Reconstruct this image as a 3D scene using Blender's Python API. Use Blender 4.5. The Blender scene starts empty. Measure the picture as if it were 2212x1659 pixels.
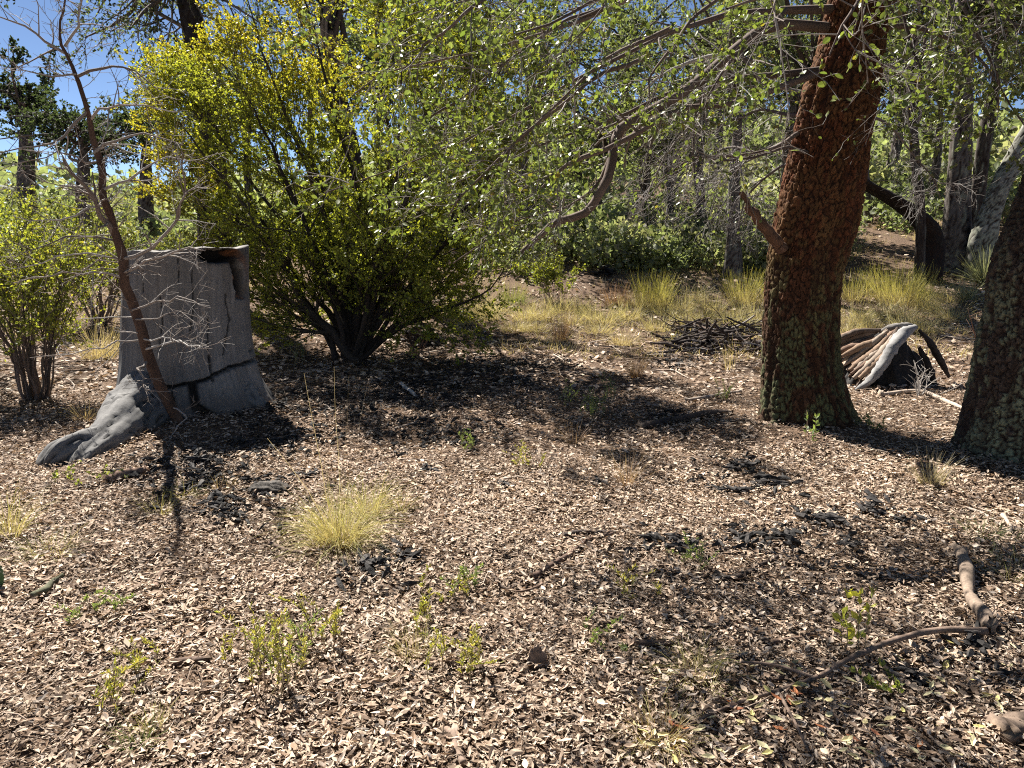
import bpy, math
import numpy as np
from mathutils import Vector, Matrix

rng = np.random.default_rng(11)
C = bpy.context.scene.collection
scene = bpy.context.scene
RAD = math.radians

# ------------------------------------------------------------------ camera, sky, sun, exposure
PITCH, CAMZ, FPX = RAD(11.3), 1.6, 773.0
cam_data = bpy.data.cameras.new("camera")
cam_data.sensor_width = 36.0
cam_data.lens = 36.0 * FPX / 1024.0
cam_data.clip_end = 1000.0
cam_data.clip_start = 0.05
cam = bpy.data.objects.new("camera", cam_data)
cam.location = (0, 0, CAMZ)
cam.rotation_euler = (RAD(90) - PITCH, 0, 0)
C.objects.link(cam)
scene.camera = cam

SUN_AZ, SUN_EL = RAD(-34), RAD(48)          # azimuth from +Y towards +X
sunvec = Vector((math.sin(SUN_AZ) * math.cos(SUN_EL), math.cos(SUN_AZ) * math.cos(SUN_EL), math.sin(SUN_EL)))
world = bpy.data.worlds.new("World")
scene.world = world
world.use_nodes = True
wn = world.node_tree.nodes
wl = world.node_tree.links
bgn = wn.get("Background") or wn.new("ShaderNodeBackground")
skyn = wn.new("ShaderNodeTexSky")
skyn.sky_type = 'NISHITA'
skyn.sun_disc = False
skyn.sun_elevation = SUN_EL
skyn.sun_rotation = SUN_AZ
skyn.altitude = 2200.0
skyn.air_density = 0.55
skyn.dust_density = 0.05
skyn.ozone_density = 1.3
wl.new(skyn.outputs[0], bgn.inputs[0])
bgn.inputs[1].default_value = 0.05
sun_data = bpy.data.lights.new("sun", 'SUN')
sun_data.energy = 5.0
sun_data.angle = RAD(0.53)
sun_data.color = (1.0, 0.95, 0.87)
sun = bpy.data.objects.new("sun", sun_data)
sun.rotation_euler = (-sunvec).to_track_quat('-Z', 'Y').to_euler()
sun.location = sunvec * 60
C.objects.link(sun)
scene.view_settings.view_transform = 'Standard'
scene.view_settings.look = 'None'
scene.view_settings.exposure = 1.5
scene.view_settings.gamma = 1.0
scene.view_settings.use_curve_mapping = False
scene.cycles.max_bounces = 6
scene.cycles.diffuse_bounces = 1
scene.cycles.use_denoising = False
scene.cycles.filter_width = 1.1
scene.cycles.transmission_bounces = 4
scene.cycles.sample_clamp_indirect = 6.0

# ------------------------------------------------------------------ numpy helpers
def norm(a):
    return a / np.maximum(np.linalg.norm(a, axis=-1, keepdims=True), 1e-9)

def _hash(ix, iy, iz, seed):
    h = (ix.astype(np.int64) * 374761393 + iy.astype(np.int64) * 668265263 + iz.astype(np.int64) * 1274126177 + seed * 974711) & 0xffffffff
    h = ((h ^ (h >> 13)) * 1274126177) & 0xffffffff
    h = ((h ^ (h >> 16)) * 2246822519) & 0xffffffff
    return ((h ^ (h >> 15)) & 0xffffff) / float(0xffffff)

def vnoise(P, seed=0):
    P = np.asarray(P, float)
    i = np.floor(P).astype(np.int64)
    f = P - i
    f = f * f * (3 - 2 * f)
    out = 0
    for dx in (0, 1):
        for dy in (0, 1):
            for dz in (0, 1):
                w = (f[..., 0] if dx else 1 - f[..., 0]) * (f[..., 1] if dy else 1 - f[..., 1]) * (f[..., 2] if dz else 1 - f[..., 2])
                out = out + w * _hash(i[..., 0] + dx, i[..., 1] + dy, i[..., 2] + dz, seed)
    return out * 2 - 1

def fbm(P, oct=4, seed=0, gain=0.5):
    P = np.asarray(P, float)
    s, a, tot = 0, 1.0, 0
    for o in range(oct):
        s = s + a * vnoise(P * (2 ** o) + o * 17.3, seed + o)
        tot += a
        a *= gain
    return s / tot

def n2(x, y, scale, oct=3, seed=0):
    x, y = np.broadcast_arrays(np.asarray(x, float), np.asarray(y, float))
    return fbm(np.stack([x * scale, y * scale, np.zeros_like(x)], -1), oct, seed)

def sstep(a, b, x):
    t = np.clip((x - a) / (b - a), 0, 1)
    return t * t * (3 - 2 * t)

def H(x, y):
    """height of the ground"""
    x = np.asarray(x, float)
    y = np.asarray(y, float)
    r = np.clip(y - 8.5, 0, 7.5)
    z = 0.0175 * r * r
    z = z + np.where(y > 16, 9.0 * (1 - np.exp(-np.clip(y - 16, 0, 400) / 42.0)), 0)
    side = 0.4 + 0.6 * sstep(-11, -1, x)
    z = z * side
    z = z + 0.05 * n2(x, y, 0.45, 3, 5) + 0.022 * n2(x, y, 1.9, 3, 6)
    z = z + 0.09 * np.exp(-((x - 2.35) ** 2 + (y - 6.1) ** 2) / 0.7) + 0.08 * np.exp(-((x + 2.7) ** 2 + (y - 6.6) ** 2) / 0.9)
    z = z + 0.07 * np.exp(-((x - 3.3) ** 2 + (y - 5.0) ** 2) / 0.4)
    return z

S = 1024.0 / 2212.0
def ray(u, v):
    xc = (u * S - 512) / FPX
    yc = -(v * S - 384) / FPX
    return xc, math.cos(PITCH) + yc * math.sin(PITCH), -math.sin(PITCH) + yc * math.cos(PITCH)

def at(u, v, Y):
    dx, dy, dz = ray(u, v)
    t = Y / dy
    return np.array([dx * t, Y, CAMZ + dz * t])

def gp(u, v, ymax=60):
    dx, dy, dz = ray(u, v)
    t = 1.5 * (ymax / 1.5) ** np.linspace(0, 1, 420)
    z = CAMZ + dz * t - H(dx * t, dy * t)
    i = max(1, np.argmax(z < 0)) if (z < 0).any() else len(t) - 1
    tt = t[i - 1] + (t[i] - t[i - 1]) * np.clip(z[i - 1] / max(z[i - 1] - z[i], 1e-9), 0, 1)
    p = np.array([dx * tt, dy * tt, 0.0])
    p[2] = float(H(p[0], p[1]))
    return p

class Geo:
    def __init__(s):
        s.V, s.Q, s.T, s.K, s.n = [], [], [], [], 0
    def add(s, V, F, col=None):
        V = np.asarray(V, np.float32).reshape(-1, 3)
        F = np.asarray(F, np.int64)
        if col is None:
            col = np.ones((len(V), 3), np.float32)
        col = np.broadcast_to(np.asarray(col, np.float32), (len(V), 3))
        s.V.append(V)
        s.K.append(col)
        (s.Q if F.shape[1] == 4 else s.T).append(F + s.n)
        s.n += len(V)
        return s
    def mesh(s, name, smooth=True):
        V = np.concatenate(s.V)
        K = np.concatenate(s.K)
        Q = np.concatenate(s.Q) if s.Q else np.zeros((0, 4), np.int64)
        T = np.concatenate(s.T) if s.T else np.zeros((0, 3), np.int64)
        me = bpy.data.meshes.new(name)
        me.vertices.add(len(V))
        me.vertices.foreach_set("co", V.ravel())
        nl = Q.size + T.size
        me.loops.add(nl)
        me.loops.foreach_set("vertex_index", np.concatenate([Q.ravel(), T.ravel()]).astype(np.int32))
        nf = len(Q) + len(T)
        me.polygons.add(nf)
        tot = np.concatenate([np.full(len(Q), 4), np.full(len(T), 3)]).astype(np.int32)
        st = np.concatenate([[0], np.cumsum(tot)[:-1]]).astype(np.int32)
        me.polygons.foreach_set("loop_start", st)
        me.polygons.foreach_set("loop_total", tot)
        me.polygons.foreach_set("use_smooth", np.full(nf, smooth))
        me.update(calc_edges=True)
        at_ = me.attributes.new("col", 'FLOAT_COLOR', 'POINT')
        K4 = np.concatenate([K, np.ones((len(K), 1), np.float32)], 1).astype(np.float32)
        at_.data.foreach_set("color", K4.ravel())
        return me

def link(name, data, mat=None, parent=None, loc=None):
    o = bpy.data.objects.new(name, data)
    if mat is not None and data is not None and len(data.materials) == 0:
        data.materials.append(mat)
    if parent is not None:
        o.parent = parent
    if loc is not None:
        o.location = loc
    C.objects.link(o)
    return o

def tag(o, label, cat, group=None, kind=None):
    o["label"] = label
    o["category"] = cat
    if group:
        o["group"] = group
    if kind:
        o["kind"] = kind
    return o

def thing(name, label, cat, loc, group=None):
    o = bpy.data.objects.new(name, None)
    o.empty_display_size = 0.2
    o.location = loc
    C.objects.link(o)
    return tag(o, label, cat, group)

def part(name, geo, mat, root, smooth=True, under=None):
    """mesh given in world coordinates, stored relative to the thing's base"""
    off = np.array(root.location, np.float32)
    geo.V = [v - off for v in geo.V]
    return link(name, geo.mesh(name, smooth), mat, under or root)

def single(name, geo, mat, loc, label, cat, group=None, kind=None, smooth=True):
    off = np.array(loc, np.float32)
    geo.V = [v - off for v in geo.V]
    o = link(name, geo.mesh(name, smooth), mat, None, loc)
    return tag(o, label, cat, group, kind)

def tubes(P, R, sides=5):
    P = np.asarray(P, float)
    R = np.asarray(R, float)
    N, k, _ = P.shape
    T = norm(np.gradient(P, axis=1))
    mean = norm(P[:, -1] - P[:, 0] + 1e-6)
    ref = np.where(np.abs(mean[:, 2:3]) < 0.8, np.array([[0, 0, 1.0]]), np.array([[1.0, 0.13, 0]]))
    U = norm(np.cross(T, ref[:, None, :]))
    W = np.cross(T, U)
    a = np.arange(sides) * 2 * np.pi / sides
    ring = P[:, :, None, :] + R[:, :, None, None] * (np.cos(a)[:, None] * U[:, :, None, :] + np.sin(a)[:, None] * W[:, :, None, :])
    V = ring.reshape(-1, 3)
    n = np.arange(N)[:, None, None] * k * sides
    i = np.arange(k - 1)[None, :, None] * sides
    j = np.arange(sides)[None, None, :]
    j2 = (j + 1) % sides
    F = np.stack([n + i + j, n + i + j2, n + i + sides + j2, n + i + sides + j], -1).reshape(-1, 4)
    return V, F

def smoothpath(pts, n):
    """Catmull-Rom through the given points (and any extra columns)"""
    p = np.asarray(pts, float)
    p = np.concatenate([[2 * p[0] - p[1]], p, [2 * p[-1] - p[-2]]])
    m = len(p) - 3
    t = np.linspace(0, m - 1e-6, n)
    i = t.astype(int)
    f = (t - i)[:, None]
    a, b, c, d = p[i], p[i + 1], p[i + 2], p[i + 3]
    return 0.5 * (2 * b + (c - a) * f + (2 * a - 5 * b + 4 * c - d) * f ** 2 + (3 * b - a - 3 * c + d) * f ** 3)

def pick(P, R, t):
    k = P.shape[1]
    f = t * (k - 1)
    i = np.clip(f.astype(int), 0, k - 2)
    w = (f - i)
    n = np.arange(len(P))[:, None]
    a, b = P[n, i], P[n, i + 1]
    return a + (b - a) * w[..., None], norm(b - a), R[n, i] * (1 - w) + R[n, i + 1] * w

def spawn(P, R, m, L, ang=(30, 60), t=(0.2, 1.0), k=5, trop=(0, 0, 0.1), wig=0.15, rs=0.6, rmin=0.0012, tip=0.35, fall=0.45, flat=0.0):
    N = len(P)
    tt = rng.uniform(t[0], t[1], (N, m))
    pts, tan, rr = pick(P, R, tt)
    rnd = rng.normal(size=(N, m, 3))
    rnd[..., 2] *= (1 - flat)
    perp = norm(rnd - (rnd * tan).sum(-1, keepdims=True) * tan)
    a = np.radians(rng.uniform(ang[0], ang[1], (N, m)))[..., None]
    d = norm(tan * np.cos(a) + perp * np.sin(a)).reshape(-1, 3)
    ln = (L * rng.uniform(0.55, 1.25, (N, m)) * (1 - fall * tt)).reshape(-1)
    out = np.zeros((N * m, k, 3))
    out[:, 0] = pts.reshape(-1, 3)
    tr = np.asarray(trop)
    for s in range(1, k):
        d = norm(d + tr / (k - 1) + wig * rng.normal(size=d.shape))
        out[:, s] = out[:, s - 1] + d * (ln / (k - 1))[:, None]
    r0 = np.maximum(rr.reshape(-1) * rs, rmin)
    Rn = np.maximum(r0[:, None] * np.linspace(1, tip, k)[None], rmin * 0.7)
    return out, Rn

# leaf shapes: x across, y along, z normal
def leaf_shape(kind):
    if kind == "diamond":
        V = np.array([[0, 0, 0], [.32, .5, .06], [0, 1, 0], [-.32, .5, .06]])
        F = np.array([[0, 1, 2, 3]])
        return V, F
    if kind == "oak":
        V = np.array([[0, 0, 0], [.2, .2, .05], [.29, .5, .07], [.2, .8, .04], [0, 1.0, -.03],
                      [-.2, .8, .04], [-.29, .5, .07], [-.2, .2, .05], [0, .5, -.02]])
        F = np.array([[0, 1, 2, 8], [8, 2, 3, 4], [8, 4, 5, 6], [0, 8, 6, 7]])
        return V, F
    if kind == "litter":
        V = np.array([[0, 0, .06], [.10, .2, .09], [.185, .48, .12], [.12, .8, .1], [0, 1.0, .16],
                      [-.12, .8, .1], [-.185, .48, .12], [-.10, .2, .09], [0, .5, 0]])
        F = np.array([[0, 1, 2, 8], [8, 2, 3, 4], [8, 4, 5, 6], [0, 8, 6, 7]])
        return V, F
    if kind == "litter2":
        V = np.array([[0, 0, .06], [.19, .48, .12], [0, 1.0, .12], [-.19, .48, .12], [0, .5, 0]])
        return V, np.array([[0, 1, 2, 4], [0, 4, 2, 3]])
    if kind == "chip":
        return np.array([[-.25, 0, 0], [.25, .1, .05], [.05, 1, 0]]), np.array([[0, 1, 2]])
    if kind == "small":
        V = np.array([[0, 0, 0], [.3, .55, .07], [0, 1, 0], [-.3, .55, .07], [0, .5, -.02]])
        F = np.array([[0, 1, 4, 4]])
        return V[:4], np.array([[0, 1, 2, 3]])

def place_leaves(geo, kind, pos, axis, nrm, size, col, width=1.0):
    V, F = leaf_shape(kind)
    axis = norm(axis)
    x = norm(np.cross(axis, nrm))
    z = np.cross(x, axis)
    sz = np.broadcast_to(np.asarray(size, float), (len(pos),))[:, None, None]
    wd = np.broadcast_to(np.asarray(width, float), (len(pos),))[:, None, None]
    W = pos[:, None] + sz * (V[None, :, 0:1] * wd * x[:, None] + V[None, :, 1:2] * axis[:, None] + V[None, :, 2:3] * z[:, None])
    n = len(V)
    FF = (F[None] + (np.arange(len(pos)) * n)[:, None, None]).reshape(-1, F.shape[1])
    K = np.repeat(np.asarray(col), n, axis=0)
    geo.add(W.reshape(-1, 3), FF, K)

def twig_leaves(P, R, per, t=(0.15, 1.0), out=0.9, up=0.5):
    """positions, axes and normals of leaves along twigs"""
    tt = rng.uniform(t[0], t[1], (len(P), per))
    pts, tan, _ = pick(P, R, tt)
    pts = pts.reshape(-1, 3)
    tan = tan.reshape(-1, 3)
    ax = norm(tan + out * rng.normal(size=tan.shape))
    nr = norm(rng.normal(size=tan.shape) + np.array([0, 0, up * 2]))
    return pts, ax, nr

def mixcol(palette, n, weights=None, jit=0.15):
    p = np.asarray(palette, float)
    i = rng.choice(len(p), n, p=weights)
    c = p[i] * (1 + jit * rng.normal(size=(n, 1)))
    return np.clip(c, 0.004, 0.95)

# ------------------------------------------------------------------ materials (colour from the object's own "col" layer plus procedural grain)
def mat_base(name):
    m = bpy.data.materials.new(name)
    m.use_nodes = True
    nt = m.node_tree
    b = nt.nodes["Principled BSDF"]
    return m, nt, b

def mat_solid(name, rough=0.9, grain=40.0, amount=0.35, bump=0.4, dist=0.004, stretch=(1, 1, 1), spec=0.2):
    m, nt, b = mat_base(name)
    N, L = nt.nodes, nt.links
    a = N.new("ShaderNodeAttribute")
    a.attribute_name = "col"
    tc = N.new("ShaderNodeTexCoord")
    mp = N.new("ShaderNodeMapping")
    mp.inputs["Scale"].default_value = stretch
    L.new(tc.outputs["Object"], mp.inputs[0])
    no = N.new("ShaderNodeTexNoise")
    no.inputs["Scale"].default_value = grain
    no.inputs["Detail"].default_value = 6
    no.inputs["Roughness"].default_value = 0.65
    L.new(mp.outputs[0], no.inputs["Vector"])
    mr = N.new("ShaderNodeMapRange")
    mr.inputs[1].default_value = 0.25
    mr.inputs[2].default_value = 0.75
    mr.inputs[3].default_value = 1 - amount
    mr.inputs[4].default_value = 1 + amount
    L.new(no.outputs[0], mr.inputs[0])
    mx = N.new("ShaderNodeVectorMath")
    mx.operation = 'SCALE'
    L.new(a.outputs["Color"], mx.inputs[0])
    L.new(mr.outputs[0], mx.inputs["Scale"])
    L.new(mx.outputs[0], b.inputs["Base Color"])
    b.inputs["Roughness"].default_value = rough
    b.inputs["Specular IOR Level"].default_value = spec
    bp = N.new("ShaderNodeBump")
    bp.inputs["Strength"].default_value = bump
    bp.inputs["Distance"].default_value = dist
    L.new(no.outputs[0], bp.inputs["Height"])
    L.new(bp.outputs[0], b.inputs["Normal"])
    return m

def mat_leaf(name, trans=0.4, rough=0.55, spec=0.35, tint=(1.0, 1.0, 0.55)):
    m, nt, b = mat_base(name)
    N, L = nt.nodes, nt.links
    a = N.new("ShaderNodeAttribute")
    a.attribute_name = "col"
    L.new(a.outputs["Color"], b.inputs["Base Color"])
    b.inputs["Roughness"].default_value = rough
    b.inputs["Specular IOR Level"].default_value = spec
    tr = N.new("ShaderNodeBsdfTranslucent")
    mu = N.new("ShaderNodeVectorMath")
    mu.operation = 'MULTIPLY'
    mu.inputs[1].default_value = tint
    L.new(a.outputs["Color"], mu.inputs[0])
    L.new(mu.outputs[0], tr.inputs[0])
    mx = N.new("ShaderNodeMixShader")
    mx.inputs[0].default_value = trans
    L.new(b.outputs[0], mx.inputs[1])
    L.new(tr.outputs[0], mx.inputs[2])
    L.new(mx.outputs[0], N["Material Output"].inputs[0])
    return m

def mat_ground():
    m, nt, b = mat_base("soil")
    N, L = nt.nodes, nt.links
    tc = N.new("ShaderNodeTexCoord")
    no = N.new("ShaderNodeTexNoise")
    no.inputs["Scale"].default_value = 90
    no.inputs["Detail"].default_value = 8
    no.inputs["Roughness"].default_value = 0.7
    L.new(tc.outputs["Object"], no.inputs["Vector"])
    vo = N.new("ShaderNodeTexVoronoi")
    vo.inputs["Scale"].default_value = 55
    L.new(tc.outputs["Object"], vo.inputs["Vector"])
    cr = N.new("ShaderNodeValToRGB")
    cr.color_ramp.elements[0].position = 0.3
    cr.color_ramp.elements[0].color = (0.07, 0.048, 0.035, 1)
    cr.color_ramp.elements[1].position = 0.72
    cr.color_ramp.elements[1].color = (0.30, 0.215, 0.155, 1)
    L.new(no.outputs[0], cr.inputs[0])
    n2_ = N.new("ShaderNodeTexNoise")
    n2_.inputs["Scale"].default_value = 2.2
    n2_.inputs["Detail"].default_value = 4
    L.new(tc.outputs["Object"], n2_.inputs["Vector"])
    mix = N.new("ShaderNodeMix")
    mix.data_type = 'RGBA'
    mix.blend_type = 'MULTIPLY'
    mix.inputs[0].default_value = 0.5
    L.new(cr.outputs[0], mix.inputs[6])
    cr2 = N.new("ShaderNodeValToRGB")
    cr2.color_ramp.elements[0].position = 0.35
    cr2.color_ramp.elements[0].color = (0.55, 0.5, 0.48, 1)
    cr2.color_ramp.elements[1].position = 0.65
    cr2.color_ramp.elements[1].color = (1.2, 1.1, 1.0, 1)
    L.new(n2_.outputs[0], cr2.inputs[0])
    L.new(cr2.outputs[0], mix.inputs[7])
    L.new(mix.outputs[2], b.inputs["Base Color"])
    b.inputs["Roughness"].default_value = 0.97
    b.inputs["Specular IOR Level"].default_value = 0.1
    bp = N.new("ShaderNodeBump")
    bp.inputs["Strength"].default_value = 0.9
    bp.inputs["Distance"].default_value = 0.02
    ad = N.new("ShaderNodeMath")
    ad.operation = 'ADD'
    L.new(no.outputs[0], ad.inputs[0])
    L.new(vo.outputs["Distance"], ad.inputs[1])
    L.new(ad.outputs[0], bp.inputs["Height"])
    L.new(bp.outputs[0], b.inputs["Normal"])
    return m

M_soil = mat_ground()
M_bark = mat_solid("bark", 0.95, 70, 0.4, 0.6, 0.006)
M_twig = mat_solid("twig", 0.85, 120, 0.3, 0.2, 0.002)
M_wood = mat_solid("weathered_wood", 0.9, 14, 0.25, 0.4, 0.006, (5, 5, 0.6))
M_stick = mat_solid("stick_wood", 0.9, 60, 0.4, 0.5, 0.004)
M_char = mat_solid("charred_wood", 0.75, 45, 0.5, 0.8, 0.01, spec=0.3)
M_dry = mat_leaf("dry_leaf", 0.12, 0.75, 0.2, (1.0, 0.85, 0.6))
M_oakleaf = mat_leaf("oak_leaf", 0.38, 0.42, 0.5, (1.1, 1.25, 0.45))
M_spring = mat_leaf("spring_leaf", 0.5, 0.5, 0.3, (1.25, 1.2, 0.4))
M_far = mat_leaf("far_leaf", 0.55, 0.6, 0.25, (1.0, 1.1, 0.5))
M_grass = mat_leaf("grass_blade", 0.35, 0.6, 0.2, (1.1, 1.05, 0.6))

# ------------------------------------------------------------------ ground
def axis_coords(dense_a, dense_b, step, far_a, far_b, grow=1.12):
    c = list(np.arange(dense_a, dense_b + 1e-6, step))
    s = step
    while c[-1] < far_b:
        s *= grow
        c.append(c[-1] + s)
    s = step
    while c[0] > far_a:
        s *= grow
        c.insert(0, c[0] - s)
    return np.array(c)
gx = axis_coords(-5.5, 5.5, 0.085, -220, 220)
gy = axis_coords(1.2, 9.5, 0.075, -60, 260, 1.08)
X, Y = np.meshgrid(gx, gy)
Z = H(X, Y) + np.where((np.abs(X) < 8) & (Y < 14), 0.018 * n2(X, Y, 5.0, 2, 9), 0)
nx_, ny_ = len(gx), len(gy)
ii = (np.arange(ny_ - 1)[:, None] * nx_ + np.arange(nx_ - 1)[None]).reshape(-1)
g = Geo().add(np.stack([X, Y, Z], -1), np.stack([ii, ii + 1, ii + nx_ + 1, ii + nx_], -1), (0.2, 0.14, 0.1))
tag(link("ground", g.mesh("ground"), M_soil), "brown earth under the fallen oak leaves, rising gently to a far bank", "ground", kind="structure")

# ------------------------------------------------------------------ leaf litter
def scatter(y0, y1, dens, margin=2.2):
    """random ground positions in the strip the photo looks over, with a broad margin"""
    w = 0.70 * y1 + margin
    n = int(dens * 2 * w * (y1 - y0))
    y = rng.uniform(y0, y1, n)
    x = rng.uniform(-w, w, n)
    k = np.abs(x) < 0.70 * y + margin
    return x[k], y[k]

STUMP = np.array([-2.78, 6.75])
OAK = np.array([2.3, 6.25])
TAN = [(0.60, 0.47, 0.355), (0.50, 0.38, 0.28), (0.39, 0.285, 0.205), (0.27, 0.19, 0.135), (0.15, 0.105, 0.075), (0.60, 0.49, 0.39), (0.33, 0.28, 0.24)]
TANW = [0.25, 0.25, 0.17, 0.10, 0.07, 0.11, 0.05]

def lay_leaves(geo, kind, x, y, size, tilt, lift, palette=TAN, weights=TANW):
    n = len(x)
    yaw = rng.uniform(0, 2 * np.pi, n)
    ax = np.stack([np.cos(yaw), np.sin(yaw), rng.normal(0, tilt * 0.6, n)], -1)
    nr = np.stack([rng.normal(0, tilt, n), rng.normal(0, tilt, n), np.where(rng.random(n) < 0.5, 1.0, -1.0)], -1)
    z = H(x, y) + rng.uniform(0.004, lift, n)
    pos = np.stack([x, y, z], -1) - 0.5 * size[:, None] * norm(ax)
    pos[:, 2] = z
    col = mixcol(palette, n, weights, 0.16) * (1 + 0.28 * n2(x, y, 1.3, 3, 26) + 0.22 * n2(x, y, 6.0, 2, 27))[:, None]
    place_leaves(geo, kind, pos, ax, norm(nr), size, col, rng.uniform(0.6, 1.35, n))

lit = Geo()
for (y0, y1, dens, s0, kind, lift) in ((1.2, 2.7, 3100, 0.030, "litter", 0.036), (2.7, 5.2, 2600, 0.033, "litter2", 0.036), (5.2, 7.6, 1300, 0.040, "litter2", 0.034),
                                 (7.6, 10.5, 330, 0.06, "diamond", 0.03), (10.5, 15, 110, 0.075, "diamond", 0.03), (15, 24, 26, 0.1, "diamond", 0.04)):
    x, y = scatter(y0, y1, dens)
    cover = 0.98 + 0.6 * n2(x, y, 0.9, 3, 21) + 0.75 * n2(x, y, 3.2, 3, 22)
    cover = cover - 0.5 * np.exp(-((x + 1.5) ** 2 + (y - 1.9) ** 2) / 0.25) - 0.45 * np.exp(-((x - 0.75) ** 2 + (y - 2.4) ** 2) / 0.12) - 0.3 * sstep(8, 11, y)
    k = rng.random(len(x)) < np.clip(cover, 0.12, 1)
    x, y = x[k], y[k]
    lay_leaves(lit, kind, x, y, s0 * rng.uniform(0.4, 1.5, len(x)) * (1 + 0.25 * n2(x, y, 2.0, 2, 24)), 0.42, lift)
tag(link("leaf_litter", lit.mesh("leaf_litter", False), M_dry), "thick carpet of dry tan oak leaves over the ground", "leaf litter", kind="stuff")

# crumbs of bark, acorn caps and broken leaf between the leaves
cr = Geo()
for (y0, y1, dens, s0) in ((1.2, 4.0, 1700, 0.015), (4.0, 8.0, 500, 0.021), (8, 13, 120, 0.035)):
    x, y = scatter(y0, y1, dens)
    n = len(x)
    lay_leaves(cr, "chip", x, y, s0 * rng.uniform(0.5, 1.8, n), 0.6, 0.018,
               [(0.12, 0.08, 0.055), (0.24, 0.165, 0.115), (0.42, 0.31, 0.23), (0.05, 0.037, 0.03)], [0.25, 0.3, 0.35, 0.1])
for (y0, y1, dens, s0) in ((1.2, 3.2, 4200, 0.017), (3.2, 5.5, 2000, 0.021)):
    x, y = scatter(y0, y1, dens, 1.2)
    lay_leaves(cr, "chip", x, y, s0 * rng.uniform(0.5, 1.7, len(x)), 0.5, 0.03)
tag(link("bark_crumbs", cr.mesh("bark_crumbs", False), M_dry), "dark crumbs of bark and broken leaf between the fallen leaves", "debris", kind="stuff")

# thin twigs scattered through the litter
tw = Geo()
for (y0, y1, dens, L0, r0) in ((1.2, 4.0, 170, 0.09, 0.0013), (1.2, 4.0, 60, 0.14, 0.0021), (4.0, 8.0, 50, 0.17, 0.0028), (8, 14, 14, 0.32, 0.006)):
    x, y = scatter(y0, y1, dens)
    n = len(x)
    k = 4
    yaw = rng.uniform(0, 2 * np.pi, n)
    L = L0 * rng.uniform(0.3, 1.9, n)
    P = np.zeros((n, k, 3))
    px, py = x.copy(), y.copy()
    for s in range(k):
        P[:, s, 0], P[:, s, 1] = px, py
        P[:, s, 2] = H(px, py) + 0.018 + r0 + 0.008 * rng.normal(size=n)
        yaw = yaw + rng.normal(0, 0.22, n)
        px = px + np.cos(yaw) * L / (k - 1)
        py = py + np.sin(yaw) * L / (k - 1)
    R = r0 * rng.uniform(0.6, 1.8, (n, 1)) * np.linspace(1, 0.5, k)[None]
    V, F = tubes(P, R, 3)
    tw.add(V, F, np.repeat(mixcol([(0.13, 0.09, 0.065), (0.3, 0.23, 0.18), (0.45, 0.37, 0.3), (0.07, 0.05, 0.04)], n, [0.25, 0.3, 0.3, 0.15]), k * 3, axis=0))
tag(link("twig_litter", tw.mesh("twig_litter"), M_twig), "thin broken twigs strewn through the fallen leaves", "twigs", kind="stuff")

# the largest single fallen leaves, near the camera
leaf_meshes = {}
def leaf_mesh(key, kind, col, mat, bend):
    V, F = leaf_shape(kind)
    V = V.copy()
    V[:, 2] += bend * (V[:, 1] - 0.5) ** 2 - 0.2 * bend
    c = np.tile(np.asarray(col, float), (len(V), 1))
    c[-1] *= 0.85
    me = Geo().add(V, F, c).mesh("fallen_leaf", False)
    me.materials.append(mat)
    leaf_meshes.setdefault(key, []).append(me)
for c in ((0.56, 0.42, 0.31), (0.46, 0.33, 0.24), (0.62, 0.5, 0.4), (0.36, 0.25, 0.17)):
    for b in (0.25, -0.2):
        leaf_mesh("tan", "litter", c, M_dry, b)
for c in ((0.62, 0.55, 0.22), (0.58, 0.5, 0.27), (0.66, 0.6, 0.36)):
    for b in (0.2, -0.15):
        leaf_mesh("yellow", "litter", c, M_dry, b)
for c in ((0.5, 0.2, 0.09), (0.42, 0.17, 0.09)):
    leaf_mesh("rust", "litter", c, M_dry, 0.2)
LEAF_TXT = {"tan": ("tan dry oak leaf lying loose on the near litter", "tan leaves lying nearest the viewer"),
            "yellow": ("pale yellow fallen leaf among the sticks at lower right", "yellow fallen leaves at lower right"),
            "rust": ("rusty orange fallen leaf beside the tussock at lower right", "rusty fallen leaves at lower right")}
def drop_leaf(key, u, v, size):
    p = gp(u, v)
    o = link("fallen_leaf", leaf_meshes[key][rng.integers(len(leaf_meshes[key]))])
    o.location = (p[0], p[1], p[2] + 0.028)
    o.rotation_euler = (rng.normal(0, 0.25), rng.normal(0, 0.25), rng.uniform(0, 6.28))
    o.scale = (size * rng.uniform(0.8, 1.3), size, size)
    tag(o, LEAF_TXT[key][0], "leaf", LEAF_TXT[key][1])
for _ in range(170):
    drop_leaf("tan", rng.uniform(10, 2200), 1659 - 330 * rng.random() ** 1.3, rng.uniform(0.034, 0.05))
for _ in range(105):
    u = rng.uniform(1380, 2205)
    drop_leaf("yellow", u, rng.uniform(1480 - 0.12 * (u - 1380), 1655), rng.uniform(0.034, 0.054))
for _ in range(14):
    drop_leaf("rust", rng.uniform(1380, 1990), rng.uniform(1500, 1650), rng.uniform(0.04, 0.055))

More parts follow.
